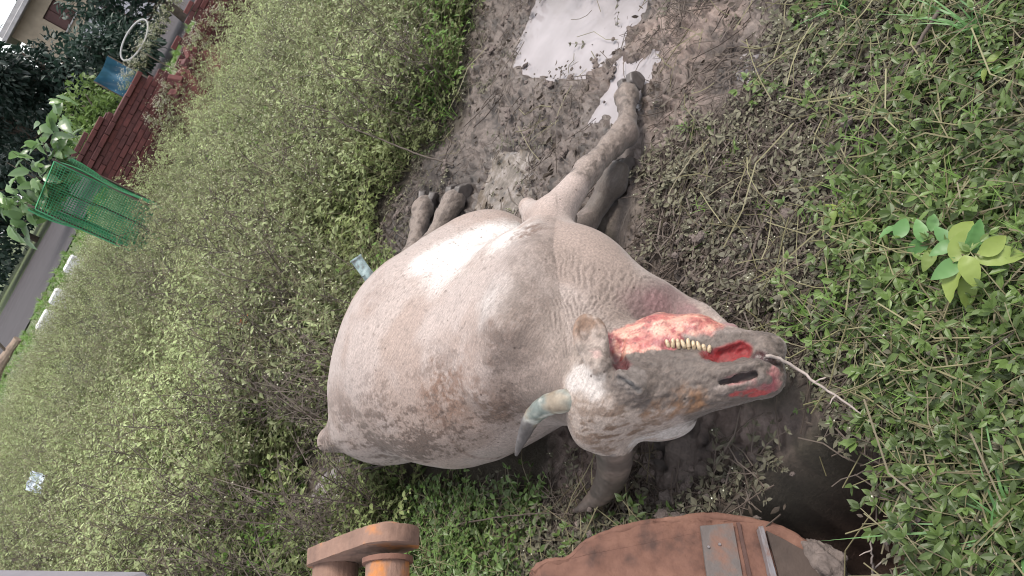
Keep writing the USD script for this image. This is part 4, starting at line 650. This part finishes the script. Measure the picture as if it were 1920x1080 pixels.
for lb, p, ls, n in (('pale green leafy sprig left of the broad-leaved weed', (1590, 415, .0), .075, 5), ('yellow-tipped leaf rosette at the upper right corner', (1870, 150, .0), .045, 6), ('young bright green weed beside the rim of the pit', (1700, 990, .0), .04, 7), ('yellowing leafy weed at the armpit of the lower foreleg', (1125, 405, .0), .035, 8), ('pale leafy sprig in the weeds above the hind hooves', (640, 385, .05), .075, 8), ('cream-leaved sprig near the lower left corner', (340, 1010, .25), .07, 8), ('pale cream sprig in the weeds left of the cow', (500, 740, .2), .055, 8)):
    q = at(*p); g = float(ground(q[0], q[1])[0]); t = thing('leafy_weed', lb, 'plant', (q[0], q[1], g)); H_ = max(.07, p[2]+.05-g); obj('stem', tube([[0, 0, 0], [.004, .004, H_*.6], [0, 0, H_]], .0022, 5), m_stem, t, True)
    for k in range(n): a = k*2.4+rnd(-.3, .3); obj('leaf', (l3[0]*[1, .8, 1]*ls*rnd(.7, 1.15)@frame([math.cos(a), math.sin(a), rnd(.0, .7)], rng.normal(0, .25, 3)+[0, -.2, 1], rnd(-.4, .4))+[0, 0, H_*(.65+.35*k/n)], l3[1]), m_pale if rnd(0, 1) < .5 or 'cream' in lb else m_mid, t, True)
# coarse grass tufts: every blade a piece
for lb, p, n, L in (('arching tuft of long coarse grass at the lower right corner', (1915, 1010), 16, .24), ('fresh grass tuft at the upper edge right of the mud', (1590, 25), 14, .2), ('grass tuft at the upper right corner', (1850, 70), 16, .22), ('bluish grass tuft left of the mud above the hind hooves', (835, 200), 16, .26)):
    q = at(*p); t = thing('grass_tuft', lb, 'grass', (q[0], q[1], float(ground(q[0], q[1])[0])))
    for k in range(n): V, Fg = grass(1, L, .008, rnd(.5, 1.3)).get(); obj('blade', (V, Fg), m_mid, t)
# litter
wr_m = [mat('orange_wrapper', (.62, .19, .05), .3, .3, 40, .6, 90, bdist=.004), mat('silver_wrapper', (.55, .55, .58), .3, .3, 50, .6, 90, bdist=.004)]; c = at(455, 606, .34); wp_ = thing('wrapper', 'crumpled orange and silver wrapper caught on top of the weeds', 'wrapper', c)
for i, (dx, mi) in enumerate(((-.045, 1), (.0, 0), (.045, 0))): V, Fg = sheet(np.linspace(-.035, .035, 7), np.linspace(-.05, .05, 7), lambda x, y: (fb(np.stack([x, y, 0*x+i], 1), 28, 3, 3)-.5)*.07); obj('film', (V@frame(rng.normal(0, .5, 3)+[1, 0, 0])+[dx, 0, rnd(-.01, .02)], Fg), wr_m[mi], wp_)
c = at(66, 905, .45); sc = thing('plastic_scrap', 'pale blue plastic scrap in the weeds at the far left', 'litter', c); V, Fg = sheet(np.linspace(-.1, .1, 9), np.linspace(-.08, .08, 7), lambda x, y: (fb(np.stack([x, y, 0*x], 1), 14, 3, 4)-.5)*.12); obj('film', (V@frame([1, .2, .1], (0, -.8, .6)), Fg), mat('pale_plastic', (.42, .48, .55), .4, .15), sc)
lg = thing('log', 'short weathered log on the verge at the left edge', 'log', atY(8, 668, 17)); obj('wood', rough(tube([[-.9, 0, -.1], [-.2, .05, .0], [.42, .0, -.06]], [.11, .10, .07], 10), .05, 6, .08), mat('old_wood', (.20, .15, .115), .9, .35, 10, .5, 40), lg, 40); obj('stub', tube([[.1, 0, 0], [.25, 0, .25]], .03, 6), bark, lg)
# ------------------------------------------------------------------ ground cover, denser where the photograph is close
def samples(n, x0, x1, y0, y1, power=1.0):
    """Points over the ground that the picture (and a step beside it) can see, more of them near by."""
    N_ = int(n*6*1.7); u = rng.uniform(0, 1, N_); Y_ = (y0**(1-power)+u*(y1**(1-power)-y0**(1-power)))**(1/(1-power)) if power != 1 else y0*(y1/y0)**u
    hw = .35+.72*Y_; X_ = rng.uniform(-1.7, 1.7, N_)*hw; k = (X_ > x0-1) & (X_ < x1+1)
    px = project(np.stack([X_, Y_, 0*X_+.05], 1)); inside = k & (np.abs(X_) < hw) & (px[:, 0] > -160) & (px[:, 0] < 2120) & (px[:, 1] > -200) & (px[:, 1] < 1300)
    k &= (px[:, 0] > -420) & (px[:, 0] < 2700) & (px[:, 1] > -750) & (px[:, 1] < 1700) & (rng.uniform(0, 1, N_) < min(1, n/max(1, inside.sum()))); return X_[k], Y_[k]
def project(q):
    q = np.asarray(q)-CAM; z = -(q@IC); return np.stack([960+FPX*(q@IR)/z, 540-FPX*(q@IU)/z], -1)
from scipy.spatial import cKDTree
cow_tree = cKDTree(CP[(CP[:, 2] < .42)][::7][:, :2]); bk = [np.array(w3d([p], d)[0]) for p in b2[::4] for d in (0, -.2, -.4)]
hornp = np.array([at(1152, 850, .1)[:2], at(1145, 890, .1)[:2], at(1120, 925, .1)[:2]])
def veg(n, x0, x1, y0, y1, power, dens, clear=.012):
    X_, Y_ = samples(n, x0, x1, y0, y1, power); Z_, mu, tr_, pit_, wet_ = ground(X_, Y_, True); nz = fb(np.stack([X_, Y_, 0*X_], 1), 1.6, 3, 91)
    in_cow = cow_tree.query(np.stack([X_, Y_], 1))[0] < clear+.02; px = project(np.stack([X_, Y_, Z_], 1))
    keep = (rng.uniform(0, 1, len(X_)) < dens(X_, Y_, mu, tr_, nz, px)) & ~in_cow & (sdpit(X_, Y_) > .035); return np.stack([X_, Y_, Z_], 1)[keep]
smooth_mud = lambda p: pathz(p, [(1080, 850), (1330, 830), (1380, 930), (1250, 960), (1100, 960)])*1.
tangle = lambda p: pathz(p, [(1310, 780), (1480, 720), (1600, 760), (1560, 830), (1480, 900), (1380, 950), (1290, 960), (1330, 850)])*1.
def off_mud(a, b, o=0.): return sstep(sd(MUD, a, b)+(fb(np.stack([a, b, 0*a], 1), 3.1, 3, 5)-.5)*.35, -.02+o, .18+o)
def inpud(a, b): return np.where(sd(PUD[0], a, b) < -.02, .06, np.where(sd(PUD[1], a, b) < 0, .35, 1))
def sdpit(a, b): return sd(PIT, a, b)
pathz = lambda px, poly: shapely.contains_xy(Polygon(poly), px[:, 0], px[:, 1])
BRIGHT = [(540, 850), (700, 890), (900, 840), (960, 800), (1060, 900), (1080, 960), (1000, 1000), (1000, 1300), (200, 1300), (420, 960)]
def cr(list_, mats, fm=None): return lambda p: [proto(p, f'sprig_{chr(97+i)}', (('leaves', a, mats[0]), ('stems', b, mats[1]), ('flowers', c, fm or m_flower))) for i, (a, b, c) in enumerate(list_)]
cre = [creeper(4, .11, .026, .045, .06), creeper(5, .095, .028, .055, .05), creeper(3, .14, .023, .035, .05), creeper(4, .10, .032, .06, .0), creeper(5, .08, .021, .04, .12), creeper(3, .12, .030, .09, .0), creeper(6, .06, .017, .03, .05)]
far_edge = lambda X_, Y_: Y_ < np.where(X_ > -1.7, 13.7, 16.5)
scatter('creeping_weeds', 'low green creeping weeds with small oval leaves and white flower heads', 'weeds', cr(cre, (m_green, m_stem)), veg(5000, -4, 3, .42, 5.2, 1.0, lambda x, y, m, t, n, p: (1-m)**2*(1-.92*t)*np.clip(.35+1.3*(n-.3), .25, 1)), .3, .75, 1.3)
scatter('lush_weeds', 'lush bright green weeds growing beside the back of the cow', 'weeds', cr([creeper(5, .09, .024, .07, .05), creeper(4, .11, .028, .08, .05), creeper(6, .08, .021, .06, .08)], (leaf_mat('lush_leaves', [(0, (.06, .09, .03)), (.3, (.14, .245, .06)), (.6, (.27, .41, .12)), (.85, (.44, .55, .26)), (1, (.66, .68, .50))], .4, .3, .2), m_stem)), veg(4200, -3, .3, .8, 4.2, 1.0, lambda x, y, m, t, n, p: (1-m)**2*pathz(p, BRIGHT)), .3, .8, 1.3)
scatter('muddy_weeds', 'trampled weeds with dusty mud-grey leaves between the stems', 'weeds', cr([creeper(3, .12, .022, .02, .1), creeper(4, .10, .018, .025, .1), creeper(3, .13, .024, .018, .05)], (m_dusty, m_dead)), veg(7500, -3, 3, .42, 5.5, 1.0, lambda x, y, m, t, n, p: np.clip(.32*t+.5*tangle(p)+.16*(m > .5)*(n > .48)*(1-smooth_mud(p))+.34*(1-m)+.75*np.exp(-((sd(MUD, x, y)-.08)/.16)**2), 0, 1)), .35, .7, 1.25)
scatter('dead_stalks', 'tangle of dead brown stems and grass stalks trodden into the mud', 'stems', lambda p: [proto(p, f'bunch_{chr(97+i)}', (('stalks', s, m_dead),)) for i, s in enumerate([stalks(9, .14, .0016), stalks(7, .2, .0019), stalks(12, .09, .0013), stalks(5, .26, .0024)])], veg(6500, -3, 3, .42, 5.0, 1.0, lambda x, y, m, t, n, p: np.clip(.95*t+.22*m+.22*(1-m)+.8*tangle(p), 0, 1)*inpud(x, y)), .12, .7, 1.3)
scatter('leaf_litter', 'sodden dead leaves scattered over mud and puddle edges', 'leaves', lambda p: [proto(p, f'leaves_{chr(97+i)}', (('leaves', s, m_dry),)) for i, s in enumerate([litter(9, .022), litter(12, .017), litter(6, .028)])], veg(5200, -3, 3, .42, 5.0, 1.0, lambda x, y, m, t, n, p: np.clip(.7*t+.55*m*(n > .40)+.28+.6*tangle(p), 0, 1)*inpud(x, y)), .1, .7, 1.3)
clod = MB()
for i in range(7): m = trimesh.creation.icosphere(2, 1.); put(clod, (m.vertices*(1+(fb(m.vertices+i*5, 2.2, 3, i)[:, None]-.5)*1.0)*[1, .8, .6], m.faces), frame(rng.normal(0, 1, 3)), rng.normal(0, .045, 3)*[1, 1, .1]+[0, 0, .003], rnd(.006, .019))
scatter('mud_clods', 'small clods of grey brown mud on the churned ground', 'mud', lambda p: [proto(p, 'clods_a', (('lumps', clod, lump_m),))], veg(3000, -2, 3, .42, 4.6, 1.0, lambda x, y, m, t, n, p: np.clip(m*.75+t*.15, 0, 1)*(n > .40)*(inpud(x, y) > .9)), .3, .5, 1.3)
scatter('fine_grass', 'thin green grass blades mixed into the creeping weeds', 'grass', lambda p: [proto(p, f'tuft_{chr(97+i)}', (('blades', s, m_fresh),)) for i, s in enumerate([grass(6, .11, .0035, .7), grass(8, .09, .003, .9), grass(5, .15, .004, .6)])], veg(2000, -4, 3, .42, 7, 1.0, lambda x, y, m, t, n, p: (1-m)*(1-.7*t)*np.clip((n-.38)*4, .12, 1)), .3, .7, 1.4)
mid = [creeper(5, .16, .030, .20, .06, .03), creeper(4, .2, .034, .24, .05, .034), creeper(6, .14, .027, .17, .08, .03)]
scatter('bushy_weeds', 'knee-high green and yellowish bushy weeds beyond the cow', 'weeds', cr(mid, (m_field, m_stem), m_seed), veg(9500, -9, 5, 2.3, 9, 1.15, lambda x, y, m, t, n, p: off_mud(x, y)*np.clip((y-2.0)*.6, 0, 1)*(y > np.where(x < .2, 2.55, 2.0))), .3, .7, 1.3)
scatter('fresh_weeds', 'bright fresh green patches of weeds in the field', 'weeds', cr([creeper(5, .15, .03, .22, .1, .03), creeper(6, .13, .028, .18, .1, .028)], (m_fresh, m_stem)), veg(6000, -9, 5, 2.8, 10, 1.1, lambda x, y, m, t, n, p: off_mud(x, y)*np.clip((fb(np.stack([x, y, 0*x], 1), .9, 3, 55)-.53)*8, 0, 1)), .3, .8, 1.4)
tw = [tall_weed(.50, 12, .040, 0), tall_weed(.42, 11, .036, 1), tall_weed(.58, 14, .040, 0), tall_weed(.46, 13, .034, 1)]
scatter('flowering_weeds', 'tall pale weeds with tiny white florets filling the field', 'weeds', cr(tw, (m_pfield, m_stem), m_seed), veg(9500, -16, 8, 3.2, 17.5, 1.25, lambda x, y, m, t, n, p: far_edge(x, y)*off_mud(x, y, .1)*np.clip((y-3.0)*.45, 0, 1)*np.clip(.3+1.6*(n-.25), .3, 1)), .18, .75, 1.25)
dw = [tall_weed(.5, 9, .020, 0), tall_weed(.62, 11, .018, 0), tall_weed(.4, 8, .022, 0)]
scatter('dry_weeds', 'brown seedy dry stems standing in patches among the green weeds', 'weeds', cr(dw, (m_dry, m_dead)), veg(2000, -9, 5, 2.6, 11, 1.1, lambda x, y, m, t, n, p: off_mud(x, y)*np.clip((fb(np.stack([x, y, 0*x], 1), .7, 3, 57)-.5)*7, .04, 1)), .3, .7, 1.35)
scatter('long_stems', 'long yellow-brown stems lying across the leaves', 'stems', lambda p: [proto(p, f'bunch_{chr(97+i)}', (('stalks', s, m_stem),)) for i, s in enumerate([stalks(3, .26, .0018, .04), stalks(4, .2, .0015, .045), stalks(2, .34, .002, .05)])], veg(900, -3, 3, .42, 4.5, 1.0, lambda x, y, m, t, n, p: 1-.8*m), .15, .7, 1.3)
eg = np.stack([rng.uniform(-9, -1.2, 900), rng.uniform(14.4, 16.7, 900), np.zeros(900)], 1); scatter('edge_weeds', 'pale tall weeds massed along the far edge of the field below the kerb stones', 'weeds', cr([tall_weed(.42, 10, .045, 2), tall_weed(.36, 9, .045, 2)], (m_pfield, m_stem), m_seed), eg, .15, .8, 1.15)
pk = np.array([[x, 13.95+rnd(0, .25), 1.02+rnd(-.08, .05)] for x in np.linspace(-.1, 1.7, 40)]+[[rnd(-.5, 1.8), rnd(13.5, 13.85), rnd(.2, .55)] for _ in range(70)]); scatter('wall_top_weeds', 'pale weeds growing on top of the broken brick wall', 'weeds', cr([tall_weed(.26, 9, .03, 5), tall_weed(.2, 8, .03, 4)], (m_field, m_stem)), pk)
vg = np.stack([rng.uniform(-16, 6, 1600), rng.uniform(16.6, 24.2, 1600), np.zeros(1600)], 1); vg[:, 2] = ground(vg[:, 0], vg[:, 1]); scatter('verge_grass', 'short green grass on the verge by the road', 'grass', lambda p: [proto(p, f'tuft_{chr(97+i)}', (('blades', s, m_fresh),)) for i, s in enumerate([grass(26, .20, .012, .8), grass(30, .16, .012, 1.0)])], vg, .2, .8, 1.4)
